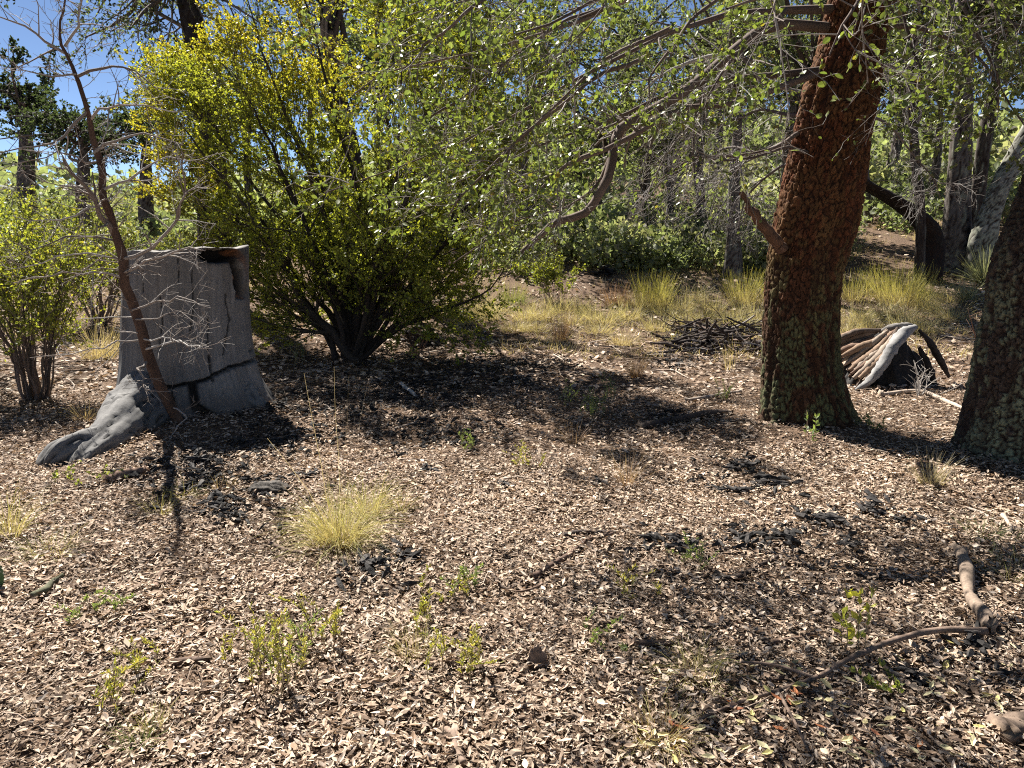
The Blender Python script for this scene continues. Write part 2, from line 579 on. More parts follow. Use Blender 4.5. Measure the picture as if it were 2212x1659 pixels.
# ------------------------------------------------------------------ bark on trunks
def voro(u, v, nu, seed):
    """distance to nearest and second nearest jittered point; u wraps at nu"""
    iu, iv = np.floor(u).astype(int), np.floor(v).astype(int)
    f1 = np.full(u.shape, 9.0)
    f2 = np.full(u.shape, 9.0)
    idn = np.zeros(u.shape)
    for du in (-1, 0, 1):
        for dv in (-1, 0, 1):
            cu, cv = iu + du, iv + dv
            w = cu % nu
            z0 = np.zeros_like(w)
            jx = _hash(w, cv, z0, seed)
            jy = _hash(w, cv, z0 + 1, seed)
            d = np.hypot(cu + jx - u, cv + jy - v)
            new = d < f1
            f2 = np.where(new, f1, np.minimum(f2, d))
            idn = np.where(new, _hash(w, cv, z0 + 2, seed), idn)
            f1 = np.where(new, d, f1)
    return f1, f2, idn

def bark_trunk(table, nth, nz, plate=(0.035, 0.07), depth=0.014, seed=1, lobes=5, lobe_amp=0.05, flare=0.0, flare_h=0.35,
               cols=((0.15, 0.085, 0.055), (0.26, 0.16, 0.11)), crack=(0.03, 0.018, 0.014), lichen=0.5, lich_col=(0.22, 0.26, 0.16), lich_z=(0.2, 2.0), rootdirs=(), warm_top=False):
    """table rows: x, y, z, r along the stem. Returns geometry of a fissured trunk and its path"""
    T = smoothpath(table, nz)
    th = np.arange(nth) * 2 * np.pi / nth
    TH, I = np.meshgrid(th, np.arange(nz))
    c = T[:, :3][I]
    r = T[:, 3][I]
    z = c[..., 2]
    z0 = table[0][2]
    cyl = np.stack([np.cos(TH) * 1.6, np.sin(TH) * 1.6, z * 1.1], -1)
    lum = fbm(cyl, 3, seed + 3)
    rr = r * (1 + lobe_amp * lum * 1.6 + lobe_amp * 0.5 * np.sin(lobes * TH + 1.5 * vnoise(cyl * 0.5, seed)))
    hz = np.clip(z - z0, 0, None)
    fl = flare * np.exp(-hz / flare_h) * (0.55 + 0.45 * np.sin(lobes * TH + seed))
    for (a, amp, w) in rootdirs:
        dth = np.angle(np.exp(1j * (TH - a)))
        fl = fl + amp * np.exp(-(dth / w) ** 2) * np.exp(-hz / (flare_h * 0.8))
    rr = rr + fl
    rmean = float(np.mean(table, 0)[3])
    nu = max(6, int(round(2 * np.pi * rmean / plate[0])))
    s = np.linalg.norm(np.diff(T[:, :3], axis=0), axis=1)
    s = np.concatenate([[0], np.cumsum(s)])[I]
    rm_ = rmean / plate[0]
    wp = np.stack([np.cos(TH) * rm_ * 0.8, np.sin(TH) * rm_ * 0.8, s / plate[1] * 0.8], -1)
    warp = 0.75 * fbm(wp, 3, seed + 7, 0.6)
    warp2 = 0.75 * fbm(wp, 3, seed + 8, 0.6)
    u = TH / (2 * np.pi) * nu + warp
    v = s / plate[1] + warp2
    f1, f2, idn = voro(u % nu, v, nu, seed)
    fur = fbm(np.stack([np.cos(TH) * rm_ * 0.5, np.sin(TH) * rm_ * 0.5, s / plate[1] * 0.14], -1), 3, seed + 9)
    e = sstep(0.0, 0.26, f2 - f1 + 0.12 * warp) * (0.45 + 0.55 * sstep(-0.6, -0.2, fur + 0.25 * warp))
    f1b, f2b, idb = voro((u * 2) % (nu * 2), v * 2.2, nu * 2, seed + 50)
    e2 = sstep(0.0, 0.3, f2b - f1b)
    disp = depth * (e * (0.45 + 0.5 * idn) + 0.25 * e2 * e + 1.1 * fur + 0.5 * warp - 0.5)
    rr = rr + disp
    V = c + np.stack([np.cos(TH) * rr, np.sin(TH) * rr, 0.3 * disp], -1)
    cols = np.asarray(cols, float)
    mixv = np.clip(idn * 0.7 + 0.3 * idb, 0, 1)[..., None]
    K = cols[0] * (1 - mixv) + cols[1] * mixv
    ln = fbm(np.stack([np.cos(TH) * 2.2, np.sin(TH) * 2.2, s * 2.6], -1), 4, seed + 11)
    ln2 = vnoise(np.stack([np.cos(TH) * 9, np.sin(TH) * 9, s * 14], -1), seed + 12)
    lw = sstep(0.02, 0.3, ln + 0.45 * ln2 + (lichen - 0.5)) * (0.25 + 0.75 * sstep(lich_z[1] + 0.5, lich_z[1] - 0.6, z - z0)) * e
    lw = np.clip(lw, 0, 1)[..., None] * 0.8
    K = K * (1 - lw) + np.asarray(lich_col) * (0.8 + 0.4 * idb[..., None]) * lw
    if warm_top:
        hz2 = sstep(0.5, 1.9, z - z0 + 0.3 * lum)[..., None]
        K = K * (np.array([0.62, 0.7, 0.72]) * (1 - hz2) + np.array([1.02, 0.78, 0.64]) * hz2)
    K = K * e[..., None] + np.asarray(crack) * (1 - e[..., None])
    a = (np.arange(nz - 1)[:, None] * nth)
    j = np.arange(nth)[None]
    j2 = (j + 1) % nth
    F = np.stack([a + j, a + j2, a + nth + j2, a + nth + j], -1).reshape(-1, 4)
    g = Geo().add(V, F, K.reshape(-1, 3))
    return g, T

def edge_table(rows, Y, down=0.12):
    """rows: v, left u, right u of a trunk seen at depth Y -> x, y, z, r from the ground up"""
    out = []
    for r in rows:
        v, a, b = r[:3]
        yy = r[3] if len(r) > 3 else Y
        pa, pb = at(a, v, yy), at(b, v, yy)
        out.append([(pa[0] + pb[0]) / 2, yy, pa[2], abs(pb[0] - pa[0]) / 2])
    out = np.array(out)
    lowest = out[0].copy()
    lowest[2] = float(H(lowest[0], lowest[1])) - down
    lowest[3] *= 1.04
    if out[0][2] > lowest[2] + 0.06:
        out = np.concatenate([[lowest], out])
    return out

# ------------------------------------------------------------------ the large oak
tbl = edge_table([(905, 1652, 1824), (800, 1651, 1810), (700, 1652, 1808), (600, 1660, 1815), (500, 1675, 1840), (400, 1697, 1858),
                  (300, 1716, 1876), (200, 1738, 1893), (100, 1772, 1905), (0, 1792, 1915)], 6.25)
top = tbl[-1].copy()
tbl = np.concatenate([tbl, [[top[0] + 0.1, top[1], top[2] + 0.6, 0.19], [top[0] + 0.18, top[1] - 0.1, top[2] + 1.3, 0.14]]])
oak_root = thing("oak_tree", "large oak with red-brown fissured bark and patches of grey-green lichen", "tree", (tbl[0][0], tbl[0][1], float(H(tbl[0][0], tbl[0][1]))))
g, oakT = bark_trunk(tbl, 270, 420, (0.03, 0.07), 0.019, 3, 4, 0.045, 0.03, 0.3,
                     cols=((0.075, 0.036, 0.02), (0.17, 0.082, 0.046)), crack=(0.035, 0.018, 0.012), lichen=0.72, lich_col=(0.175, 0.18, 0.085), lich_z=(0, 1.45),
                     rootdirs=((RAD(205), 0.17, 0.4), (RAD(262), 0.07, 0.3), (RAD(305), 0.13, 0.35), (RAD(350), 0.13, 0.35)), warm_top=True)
oak_trunk = part("trunk", g, M_bark, oak_root)

def limb(pts, radii, n=14):
    q = smoothpath(np.concatenate([np.asarray(pts), np.asarray(radii)[:, None]], 1), n)
    nc = max(5, n // 2)
    jit = np.stack([np.interp(np.linspace(0, 1, n), np.linspace(0, 1, nc), rng.normal(0, 0.016, nc)) for _ in range(3)], -1)
    jit = jit * np.minimum(1, np.linspace(0, 5, n))[:, None]
    return q[:, :3] + jit, q[:, 3]

def A(*rows):
    return [at(*r) for r in rows]
oak_limbs = [
    limb(A((1790, 60, 6.2), (1640, 60, 5.7), (1470, 200, 5.25), (1335, 270, 5.0), (1312, 385, 4.9), (1250, 458, 4.85), (1185, 490, 4.82), (1140, 550, 4.8)),
         [.04, .036, .034, .032, .030, .026, .021, .013], 22),
    limb(A((1790, 150, 6.2), (1600, 215, 5.6), (1480, 225, 5.2), (1330, 320, 4.8), (1210, 372, 4.6), (1150, 425, 4.5)), [0.03, 0.021, 0.018, 0.0156, 0.012, 0.0054]),
    limb(A((1800, 20, 6.2), (1550, 40, 5.3), (1300, 150, 4.7), (1152, 223, 4.5), (1037, 280, 4.4), (864, 346, 4.35), (700, 415, 4.3)), [0.036, 0.018, 0.0108, 0.0072, 0.0054, 0.0036, 0.0035]),
    limb(A((1800, -60, 6.1), (1500, -60, 5.2), (1240, 40, 4.5), (1037, 113, 4.3), (847, 160, 4.2), (760, 190, 4.15)), [0.036, 0.021, 0.0108, 0.0066, 0.0042, 0.0035]),
    limb(A((1790, 150, 6.2), (1500, 190, 5.4), (1350, 250, 5.1), (1220, 296, 4.9), (1070, 360, 4.8), (960, 400, 4.8)), [0.03, 0.0156, 0.0102, 0.0072, 0.0048, 0.0035]),
    limb(A((1335, 300, 5.0), (1290, 400, 4.9), (1230, 455, 4.7), (1170, 473, 4.6), (1054, 503, 4.5), (985, 560, 4.5)), [0.012, 0.0084, 0.006, 0.0054, 0.0036, 0.0035]),
    limb(A((1790, -80, 6.0), (1600, -110, 4.8), (1400, -60, 4.0), (1230, 30, 3.5), (1120, 90, 3.3)), [0.036, 0.024, 0.012, 0.0066, 0.0035]),
    limb(A((1830, -100, 6.0), (1800, -160, 4.6), (1740, -110, 3.6), (1660, -20, 3.0), (1560, 45, 2.7)), [0.036, 0.024, 0.012, 0.0066, 0.0035]),
    limb(A((1850, -100, 6.0), (1950, -160, 4.8), (1900, -90, 3.9), (1840, 30, 3.5), (1790, 110, 3.4)), [0.036, 0.024, 0.012, 0.006, 0.0035]),
    limb(A((1740, 280, 6.2), (1640, 330, 6.0), (1500, 345, 6.0), (1400, 400, 6.1)), [0.021, 0.012, 0.0072, 0.0035]),
    limb(A((1745, 330, 6.1), (1690, 320, 5.7), (1580, 345, 5.3), (1490, 330, 5.0)), [0.018, 0.0108, 0.0072, 0.0035]),
    limb(A((1880, 60, 6.3), (2000, 60, 6.2), (2100, 110, 6.0), (2170, 190, 5.9), (2220, 290, 5.8)), [0.03, 0.018, 0.012, 0.0072, 0.0035]),
    limb(A((1880, 20, 6.3), (2060, -40, 5.8), (2170, 30, 5.2), (2260, 150, 4.9)), [0.03, 0.018, 0.0108, 0.0036]),
    limb(A((1870, 130, 6.4), (1930, 150, 6.8), (1990, 190, 7.2), (2030, 250, 7.3)), [0.018, 0.012, 0.0072, 0.0035]),
    limb(A((1880, -60, 6.2), (2000, -150, 5.6), (2060, -60, 4.6), (2080, 60, 4.2)), [0.03, 0.018, 0.0096, 0.0036]),
    limb(A((1300, 20, 4.6), (1180, 60, 4.4), (1060, 150, 4.3), (960, 230, 4.3), (900, 300, 4.3)), [.014, .010, .008, .006, .0035]),
    limb(A((1400, 120, 4.9), (1260, 200, 4.6), (1120, 300, 4.5), (1020, 400, 4.45), (960, 480, 4.4)), [.014, .010, .008, .006, .0035]),
    limb(A((1450, 60, 4.9), (1330, 110, 4.5), (1220, 200, 4.2), (1130, 290, 4.1), (1080, 380, 4.0)), [.014, .010, .008, .006, .0035]),
    limb(A((1600, -40, 5.0), (1500, 30, 4.6), (1440, 120, 4.4), (1390, 210, 4.3)), [.014, .010, .007, .0035]),
    limb(A((1700, 20, 5.4), (1600, 100, 5.1), (1540, 200, 5.0), (1500, 270, 5.0)), [.014, .010, .007, .0035]),
    limb(A((1200, -60, 4.2), (1060, -10, 4.0), (960, 60, 3.9), (900, 130, 3.9)), [.014, .010, .007, .0035]),
    limb(A((2000, -80, 5.6), (2090, 30, 5.3), (2140, 130, 5.2), (2160, 240, 5.2)), [.014, .010, .007, .0035]),
    limb(A((1920, -60, 5.9), (1960, 60, 5.7), (1990, 150, 5.6), (1970, 260, 5.6)), [.014, .010, .007, .0035]),
]
# the crown above the frame, which dapples the ground to the right
topc = tbl[-2][:3]
for (dx, dy, dz) in ((1.6, -1.0, 0.9), (2.4, 0.6, 1.0), (-1.2, 0.8, 1.6), (0.7, 1.4, 2.0), (0.1, -0.2, 2.6), (2.9, -0.6, 0.4)):
    q = np.array([topc, topc + np.array([dx * .35, dy * .35, dz * .5]), topc + np.array([dx * .7, dy * .7, dz * .85]), topc + np.array([dx, dy, dz])])
    oak_limbs.append(limb(q, [.09, .06, .035, .01]))
bg_ = Geo()
def bcol(n, pal, per, w=None):
    return np.repeat(mixcol(pal, n, w), per, axis=0)
BARKCOL = [(0.16, 0.12, 0.10), (0.26, 0.22, 0.19), (0.10, 0.075, 0.06)]
TWIGCOL = [(0.36, 0.33, 0.30), (0.24, 0.21, 0.19), (0.16, 0.13, 0.11)]
LP, LR = [], []
for (p, r) in oak_limbs:
    V, F = tubes(p[None], r[None], 8)
    k_ = mixcol([(0.13, 0.095, 0.078)], 1)
    hh = fbm(V * 9, 3, 5)[:, None]
    bg_.add(V, F, k_ * (1 + 0.5 * hh) + np.array([[0.05, 0.05, 0.04]]) * np.clip(hh, 0, 1))
    if len(p) == 22:
        p, r = p[:10], r[:10]          # the broken outer end is bare
    s = smoothpath(np.concatenate([p, r[:, None]], 1), 14)
    LP.append(s[:, :3])
    LR.append(s[:, 3])
LP, LR = np.array(LP), np.array(LR)
B1, R1 = spawn(LP, LR, 9, 0.7, (30, 70), (0.2, 0.97), 6, (0, 0, -0.15), 0.16, 0.5, 0.003)
B2, R2 = spawn(B1, R1, 4, 0.42, (25, 65), (0.2, 1.0), 5, (0, 0, -0.05), 0.18, 0.6, 0.0018)
B3, R3 = spawn(B2, R2, 3, 0.2, (25, 60), (0.25, 1.0), 4, (0, 0, 0.05), 0.16, 0.7, 0.0013)
for (b, r, sd) in ((B1, R1, 6), (B2, R2, 4), (B3, R3, 3)):
    V, F = tubes(b, r, sd)
    bg_.add(V, F, bcol(len(b), TWIGCOL, b.shape[1] * sd))
part("branch", bg_, M_twig, oak_root)
dead = [limb(A((1735, 250, 6.4), (1640, 240, 6.7), (1540, 270, 7.0), (1440, 330, 7.2)), [.018, .013, .009, .004]),
        limb(A((1725, 300, 6.4), (1640, 330, 6.8), (1560, 390, 7.2), (1500, 470, 7.4)), [.016, .011, .008, .004]),
        limb(A((1740, 200, 6.4), (1620, 170, 6.8), (1500, 200, 7.2), (1400, 260, 7.5)), [.018, .012, .009, .004]),
        limb(A((1710, 350, 6.35), (1650, 380, 6.7), (1610, 430, 7.0), (1590, 500, 7.2)), [.014, .010, .007, .004]),
        limb(A((1640, 330, 6.8), (1560, 320, 7.4), (1450, 380, 8.0), (1370, 450, 8.3)), [.012, .009, .007, .004]),
        limb(A((1870, 250, 6.5), (1930, 280, 6.9), (1990, 350, 7.2), (2030, 430, 7.4)), [.014, .010, .007, .004])]
DP, DR = np.array([d[0] for d in dead]), np.array([d[1] for d in dead])
dg_ = Geo()
d1_, e1_ = spawn(DP, DR, 14, 0.6, (25, 80), (0.15, 1), 6, (0, 0, -0.25), 0.2, 0.5, 0.003)
d2_, e2_ = spawn(d1_, e1_, 8, 0.32, (25, 75), (0.15, 1), 5, (0, 0, -0.15), 0.2, 0.6, 0.0022)
d3_, e3_ = spawn(d2_, e2_, 3, 0.14, (25, 75), (0.3, 1), 3, (0, 0, -0.1), 0.2, 0.7, 0.0018)
for (b, r, sd) in ((DP, DR, 6), (d1_, e1_, 4), (d2_, e2_, 3), (d3_, e3_, 3)):
    V, F = tubes(b, r, sd)
    dg_.add(V, F, bcol(len(b), [(0.3, 0.28, 0.26), (0.2, 0.18, 0.165), (0.12, 0.1, 0.09)], b.shape[1] * sd))
dt = part("dead_twigs", dg_, M_twig, oak_root)
dt["kind"] = "stuff"
# broken stub on the left side of the trunk
p, r = limb(A((1690, 540, 6.05), (1660, 500, 6.0), (1625, 465, 5.97), (1600, 425, 5.95)), [.05, .042, .034, .018], 24)
V, F = tubes(p[None], r[None], 14)
V = V + 0.012 * fbm(V * 45, 3, 4)[:, None]
part("broken_stub", Geo().add(V, F, np.array([[0.15, 0.085, 0.055]]) * (1 + 0.6 * fbm(V * 25, 3, 8)[:, None])), M_bark, oak_root, under=oak_trunk)

OAKC = [(0.165, 0.19, 0.065), (0.215, 0.24, 0.085), (0.13, 0.155, 0.055), (0.27, 0.29, 0.14), (0.25, 0.20, 0.05)]
OAKW = [0.36, 0.28, 0.2, 0.12, 0.04]
pA, aA, nA = twig_leaves(B3, R3, 7, (0.5, 1.0), 0.75, 0.45)
pB, aB, nB = twig_leaves(B2, R2, 2, (0.6, 1.0), 0.8, 0.45)
pos, ax, nr = np.concatenate([pA, pB]), np.concatenate([aA, aB]), np.concatenate([nA, nB])
keep = ~((pos[:, 1] < 2.0) & (np.abs(pos[:, 0]) < 3))
# thin foliage around the trunk so that the bark stays open to view
sx = (pos[:, 0] / np.maximum(pos[:, 1], .5))
keep &= ~((np.abs(pos[:, 0] - 2.45 * pos[:, 1] / 6.2) < 0.42 * pos[:, 1] / 6.2) & (pos[:, 2] < 2.5) & (rng.random(len(pos)) < 0.8))
keep &= ~((pos[:, 2] > CAMZ + 0.30 * pos[:, 1]) & (pos[:, 0] < 1.7) & (rng.random(len(pos)) < 0.75))
low = CAMZ + pos[:, 1] * (0.02 + 0.10 * sstep(0.02, 0.2, pos[:, 0] / pos[:, 1]))
keep &= ~((pos[:, 2] < low) & (pos[:, 0] > 0) & (pos[:, 0] < 1.9) & (rng.random(len(pos)) < 0.85))
pos, ax, nr = pos[keep], ax[keep], nr[keep]
size = rng.uniform(0.017, 0.040, len(pos))
# the 300 nearest leaves in view are parts of their own, the rest one crown
vis = (np.abs(pos[:, 0]) < 0.64 * pos[:, 1]) & (pos[:, 2] < CAMZ + 0.27 * pos[:, 1] - 0.02)
score = np.where(vis, size / pos[:, 1], 0)
order = np.argsort(-score)
near, rest = order[:300], order[300:]
cg = Geo()
place_leaves(cg, "oak", pos[rest], ax[rest], nr[rest], size[rest], mixcol(OAKC, len(rest), OAKW, 0.2), rng.uniform(0.9, 1.35, len(rest)))
cro = part("crown", cg, M_oakleaf, oak_root)
cro["kind"] = "stuff"
variants = []
for c in OAKC[:4] + [(0.17, 0.22, 0.07), (0.22, 0.25, 0.12)]:
    V, F = leaf_shape("oak")
    me = Geo().add(V, F, np.tile(c, (len(V), 1))).mesh("leaf", False)
    me.materials.append(M_oakleaf)
    variants.append(me)
base = np.array(oak_root.location)
for i in near:
    o = link("leaf", variants[rng.integers(len(variants))], None, oak_root)
    a = norm(ax[i])
    x = norm(np.cross(a, nr[i]))
    z = np.cross(x, a)
    Mx = Matrix(np.array([np.append(x * size[i] * 1.15, 0), np.append(a * size[i], 0), np.append(z * size[i], 0), np.append(pos[i] - base, 1)]).T.tolist())
    o.matrix_local = Mx

# ------------------------------------------------------------------ the lichened oak at the right edge
tb2 = edge_table([(985, 2080, 2300), (900, 2100, 2300), (780, 2122, 2310), (680, 2138, 2318), (580, 2152, 2330), (480, 2190, 2350), (400, 2225, 2375), (250, 2275, 2420), (50, 2330, 2470)], 5.25)
r2 = thing("oak_tree", "lichen-crusted oak trunk leaning out at the picture's edge beside the dead twiggy plant", "tree", (tb2[0][0], tb2[0][1], float(H(tb2[0][0], tb2[0][1]))))
g, _t = bark_trunk(tb2, 190, 330, (0.032, 0.055), 0.02, 9, 5, 0.06, 0.05, 0.25, cols=((0.05, 0.036, 0.028), (0.11, 0.08, 0.062)),
                   lichen=0.75, lich_col=(0.24, 0.26, 0.16), lich_z=(0, 1.3), rootdirs=((RAD(195), 0.13, 0.5), (RAD(260), 0.06, 0.4)))
part("trunk", g, M_bark, r2)
topc = tb2[-1][:3]
lb = []
for (dx, dy, dz) in ((-0.9, -0.8, 0.9), (-0.7, 0.9, 1.2), (0.8, -0.9, 1.4), (1.2, 0.8, 1.3), (0.2, -1.6, 0.8), (-1.2, 0.1, 0.7)):
    q = np.array([topc, topc + np.array([dx * .4, dy * .4, dz * .5]), topc + np.array([dx, dy, dz])])
    lb.append(limb(q, [.1, .05, .012]))
P0 = np.array([q[0] for q in lb])
Q0 = np.array([q[1] for q in lb])
bg2 = Geo()
c1, q1 = spawn(P0, Q0, 8, 0.9, (30, 70), (0.25, 1), 6, (0, 0, -0.1), 0.16, 0.5, 0.003)
c2, q2 = spawn(c1, q1, 5, 0.4, (25, 60), (0.2, 1), 4, (0, 0, 0), 0.16, 0.6, 0.0016)
for (b, r, sd) in ((P0, Q0, 8), (c1, q1, 5), (c2, q2, 3)):
    V, F = tubes(b, r, sd)
    bg2.add(V, F, bcol(len(b), TWIGCOL, b.shape[1] * sd))
part("branch", bg2, M_twig, r2)
p_, a_, n_ = twig_leaves(c2, q2, 7, (0.2, 1), 0.8)
cg = Geo()
place_leaves(cg, "diamond", p_, a_, n_, rng.uniform(0.035, 0.055, len(p_)), mixcol(OAKC, len(p_), OAKW, 0.2), 1.3)
part("crown", cg, M_oakleaf, r2)

# ------------------------------------------------------------------ the grey stump
def seg_dist(px, pz, line):
    d = np.full(px.shape, 9.0)
    line = np.asarray(line)
    for a, b in zip(line[:-1], line[1:]):
        ab = b - a
        t = np.clip(((px - a[0]) * ab[0] + (pz - a[1]) * ab[1]) / (ab @ ab), 0, 1)
        d = np.minimum(d, np.hypot(px - a[0] - t * ab[0], pz - a[1] - t * ab[1]))
    return d

SY = 6.75
st = edge_table([(905, 258, 580), (860, 262, 566), (800, 267, 543), (700, 268, 529), (620, 269, 526), (560, 272, 526), (538, 275, 526)], SY, 0.15)
ntop = st[-1]
def xz(u, v, Y=6.33):
    p = at(u, v, Y)
    return np.array([p[0], p[2]])
sroot_ = thing("tree_stump", "tall smooth grey stump with a burnt notch at its rim and spreading roots", "stump", (st[0][0], SY, float(H(st[0][0], SY))))
nth, nz = 330, 190
T = smoothpath(st, nz)
TH, I = np.meshgrid(np.arange(nth) * 2 * np.pi / nth, np.arange(nz))
cx, zc, r0_ = T[:, 0][I], T[:, 2][I], T[:, 3][I]
ct, sn = np.cos(TH), np.sin(TH)
hz = np.clip(zc - 0.0, 0, None)
def cyl(ft, fz, oct, seed, gain=0.5):
    return fbm(np.stack([ct * ft, sn * ft, zc * fz], -1), oct, seed, gain)
flute = cyl(1.6, 0.35, 2, 31)
grain = cyl(6, 0.9, 4, 32)
fib = cyl(26, 1.6, 3, 33)
r_ = r0_ * (1 + 0.035 * np.sin(3 * TH + 1) + 0.05 * flute) + 0.012 * grain + 0.0045 * fib
for (a_, amp, w_, hh_) in ((RAD(238), 0.16, 0.42, 0.30), (RAD(285), 0.10, 0.30, 0.2), (RAD(322), 0.15, 0.35, 0.25), (RAD(5), 0.10, 0.4, 0.25), (RAD(120), 0.15, 0.6, 0.3), (RAD(190), 0.06, 0.35, 0.3)):
    dth = np.angle(np.exp(1j * (TH - a_ + 0.25 * vnoise(np.stack([ct * 3, sn * 3, zc * 3], -1), 34))))
    r_ = r_ + amp * np.exp(-(dth / w_) ** 2) * np.exp(-hz / hh_)
zz_ = zc + np.where(I > nz - 8, (0.02 * ct + 0.010 * np.sin(5 * TH) + 0.012 * cyl(7, 0, 3, 35)) * (I - nz + 8) / 7.0, 0)
X_ = cx + r_ * ct
Y_ = SY + 0.86 * r_ * sn
fr = sstep(0.25, -0.2, sn)
carve = np.zeros_like(X_)
dark = np.zeros_like(X_)
jx = X_ + 0.010 * cyl(16, 14, 3, 36)
jz = zz_ + 0.010 * cyl(16, 14, 3, 37)
for ln, w_, dep in (([(248, 874), (290, 858), (322, 842), (350, 836), (400, 828), (445, 822), (482, 801), (520, 795), (562, 790)], .013, .075), ([(446, 770), (452, 800), (458, 826)], .006, .04), ([(508, 772), (530, 795)], .008, .05),
                    ([(286, 858), (287, 900), (300, 950)], .010, .06), ([(327, 845), (335, 900), (350, 960)], .012, .06), ([(420, 832), (432, 875), (480, 905), (520, 940)], .035, .09), ([(380, 830), (392, 870), (385, 930)], .008, .05),
                    ([(350, 640), (356, 700), (351, 760)], .004, .02), ([(410, 585), (414, 660), (408, 720)], .0035, .02), ([(468, 640), (476, 700), (470, 770)], .004, .02), ([(310, 580), (313, 640)], .0035, .018), ([(440, 690), (444, 760)], .0035, .02), ([(385, 560), (388, 610)], .0035, .02)):
    d_ = seg_dist(jx, jz, [xz(*c) for c in ln])
    m_ = sstep(w_ * 1.25, w_ * 0.35, d_) * fr
    carve = np.maximum(carve, m_ * dep)
    dark = np.maximum(dark, sstep(w_ * 1.6, w_ * 0.5, d_) * fr)
# the piece below the long crack stands a little proud
crack_z = np.interp(X_, [xz(248, 874)[0], xz(322, 842)[0], xz(445, 822)[0], xz(482, 801)[0], xz(562, 790)[0]], [xz(248, 874)[1], xz(322, 842)[1], xz(445, 822)[1], xz(482, 801)[1], xz(562, 790)[1]])
proud = sstep(0.004, -0.012, zz_ - crack_z) * fr * (0.02 + 0.02 * cyl(3, 2, 2, 39))
low_ = sstep(0.004, -0.02, zz_ - crack_z) * fr
gn = cyl(5, 6, 4, 40)
proud = proud + low_ * 0.028 * gn
# the burnt notch under the rim and the groove running down from it
nc_ = xz(456, 553)
dn = np.hypot((jx - nc_[0]) / 0.125, (jz - nc_[1]) / 0.062)
notch = sstep(1.1, 0.75, dn) * fr
dgv = seg_dist(jx, jz, [xz(478, 560), xz(486, 590), xz(492, 650)])
gro = sstep(0.030, 0.012, dgv) * fr * sstep(xz(490, 668)[1], xz(490, 640)[1], zz_)
carve = np.maximum(carve, np.maximum(notch * 0.16, gro * 0.07))
r2_ = r_ - carve + proud
V = np.stack([cx + r2_ * ct, SY + 0.86 * r2_ * sn, zz_], -1)
streak = cyl(20, 0.7, 4, 41)
K = np.array([0.165, 0.16, 0.155]) * (1 + 0.25 * streak + 0.15 * grain + 0.25 * fib + 0.12 * flute)[..., None]
wm = sstep(0.05, 0.45, cyl(3, 1.0, 3, 42))[..., None] * 0.35
K = K * (1 - wm) + np.array([0.13, 0.105, 0.085]) * wm
pale = sstep(0.15, 0.4, cyl(9, 5, 3, 43))[..., None] * 0.3
K = K * (1 + 0.5 * pale)
chr_ = np.clip(np.maximum(notch, gro) + sstep(xz(497, 600)[0], xz(510, 600)[0], X_ + 0.02 * grain) * fr * 0.75 * sstep(0.75, 1.05, zz_) + 0.6 * sstep(1.7, 1.0, dn) * fr, 0, 1)[..., None]
K = K * (1 - chr_) + np.array([0.014, 0.012, 0.011]) * chr_
org = np.maximum(sstep(0.022, 0.008, seg_dist(jx, jz, [xz(484, 545), xz(496, 575), xz(502, 610)])), sstep(0.012, 0.004, seg_dist(jx, jz, [xz(480, 600), xz(488, 640), xz(494, 655)])))[..., None] * fr[..., None]
org = org * (0.55 + 0.6 * np.clip(fib[..., None] * 2, 0, 1)) * 0.8
K = K * (1 - org) + np.array([0.19, 0.075, 0.03]) * org
K = K * (1 - 0.85 * dark[..., None])
soil_ = sstep(0.2, 0.02, zz_ - H(V[..., 0], V[..., 1]) + 0.08 * gn)[..., None] * 0.5
K = K * (1 - soil_) + np.array([0.09, 0.07, 0.055]) * soil_
# flat sawn top with a sunken, checked middle
capn = 14
rimV = V[-1]
ctop = rimV.mean(0)
tt = np.linspace(0, 1, capn + 1)[1:]
capV = rimV[None] * (1 - tt[:, None, None]) + ctop[None, None] * tt[:, None, None]
capV[..., 2] += -0.02 * sstep(0, 0.3, tt)[:, None] + 0.006 * vnoise(capV * 25, 44)
capK = np.array([0.22, 0.205, 0.19]) * (1 + 0.25 * np.sin(tt * 60)[:, None, None] + 0.3 * vnoise(capV * 30, 45)[..., None])
Vall = np.concatenate([V, capV]).reshape(-1, 3)
Kall = np.concatenate([K, capK]).reshape(-1, 3)
a = np.arange(nz + capn - 1)[:, None] * nth
j = np.arange(nth)[None]
F = np.stack([a + j, a + (j + 1) % nth, a + nth + (j + 1) % nth, a + nth + j], -1).reshape(-1, 4)
part("trunk", Geo().add(Vall, F, np.clip(Kall, 0.004, 0.7)), M_wood, sroot_)

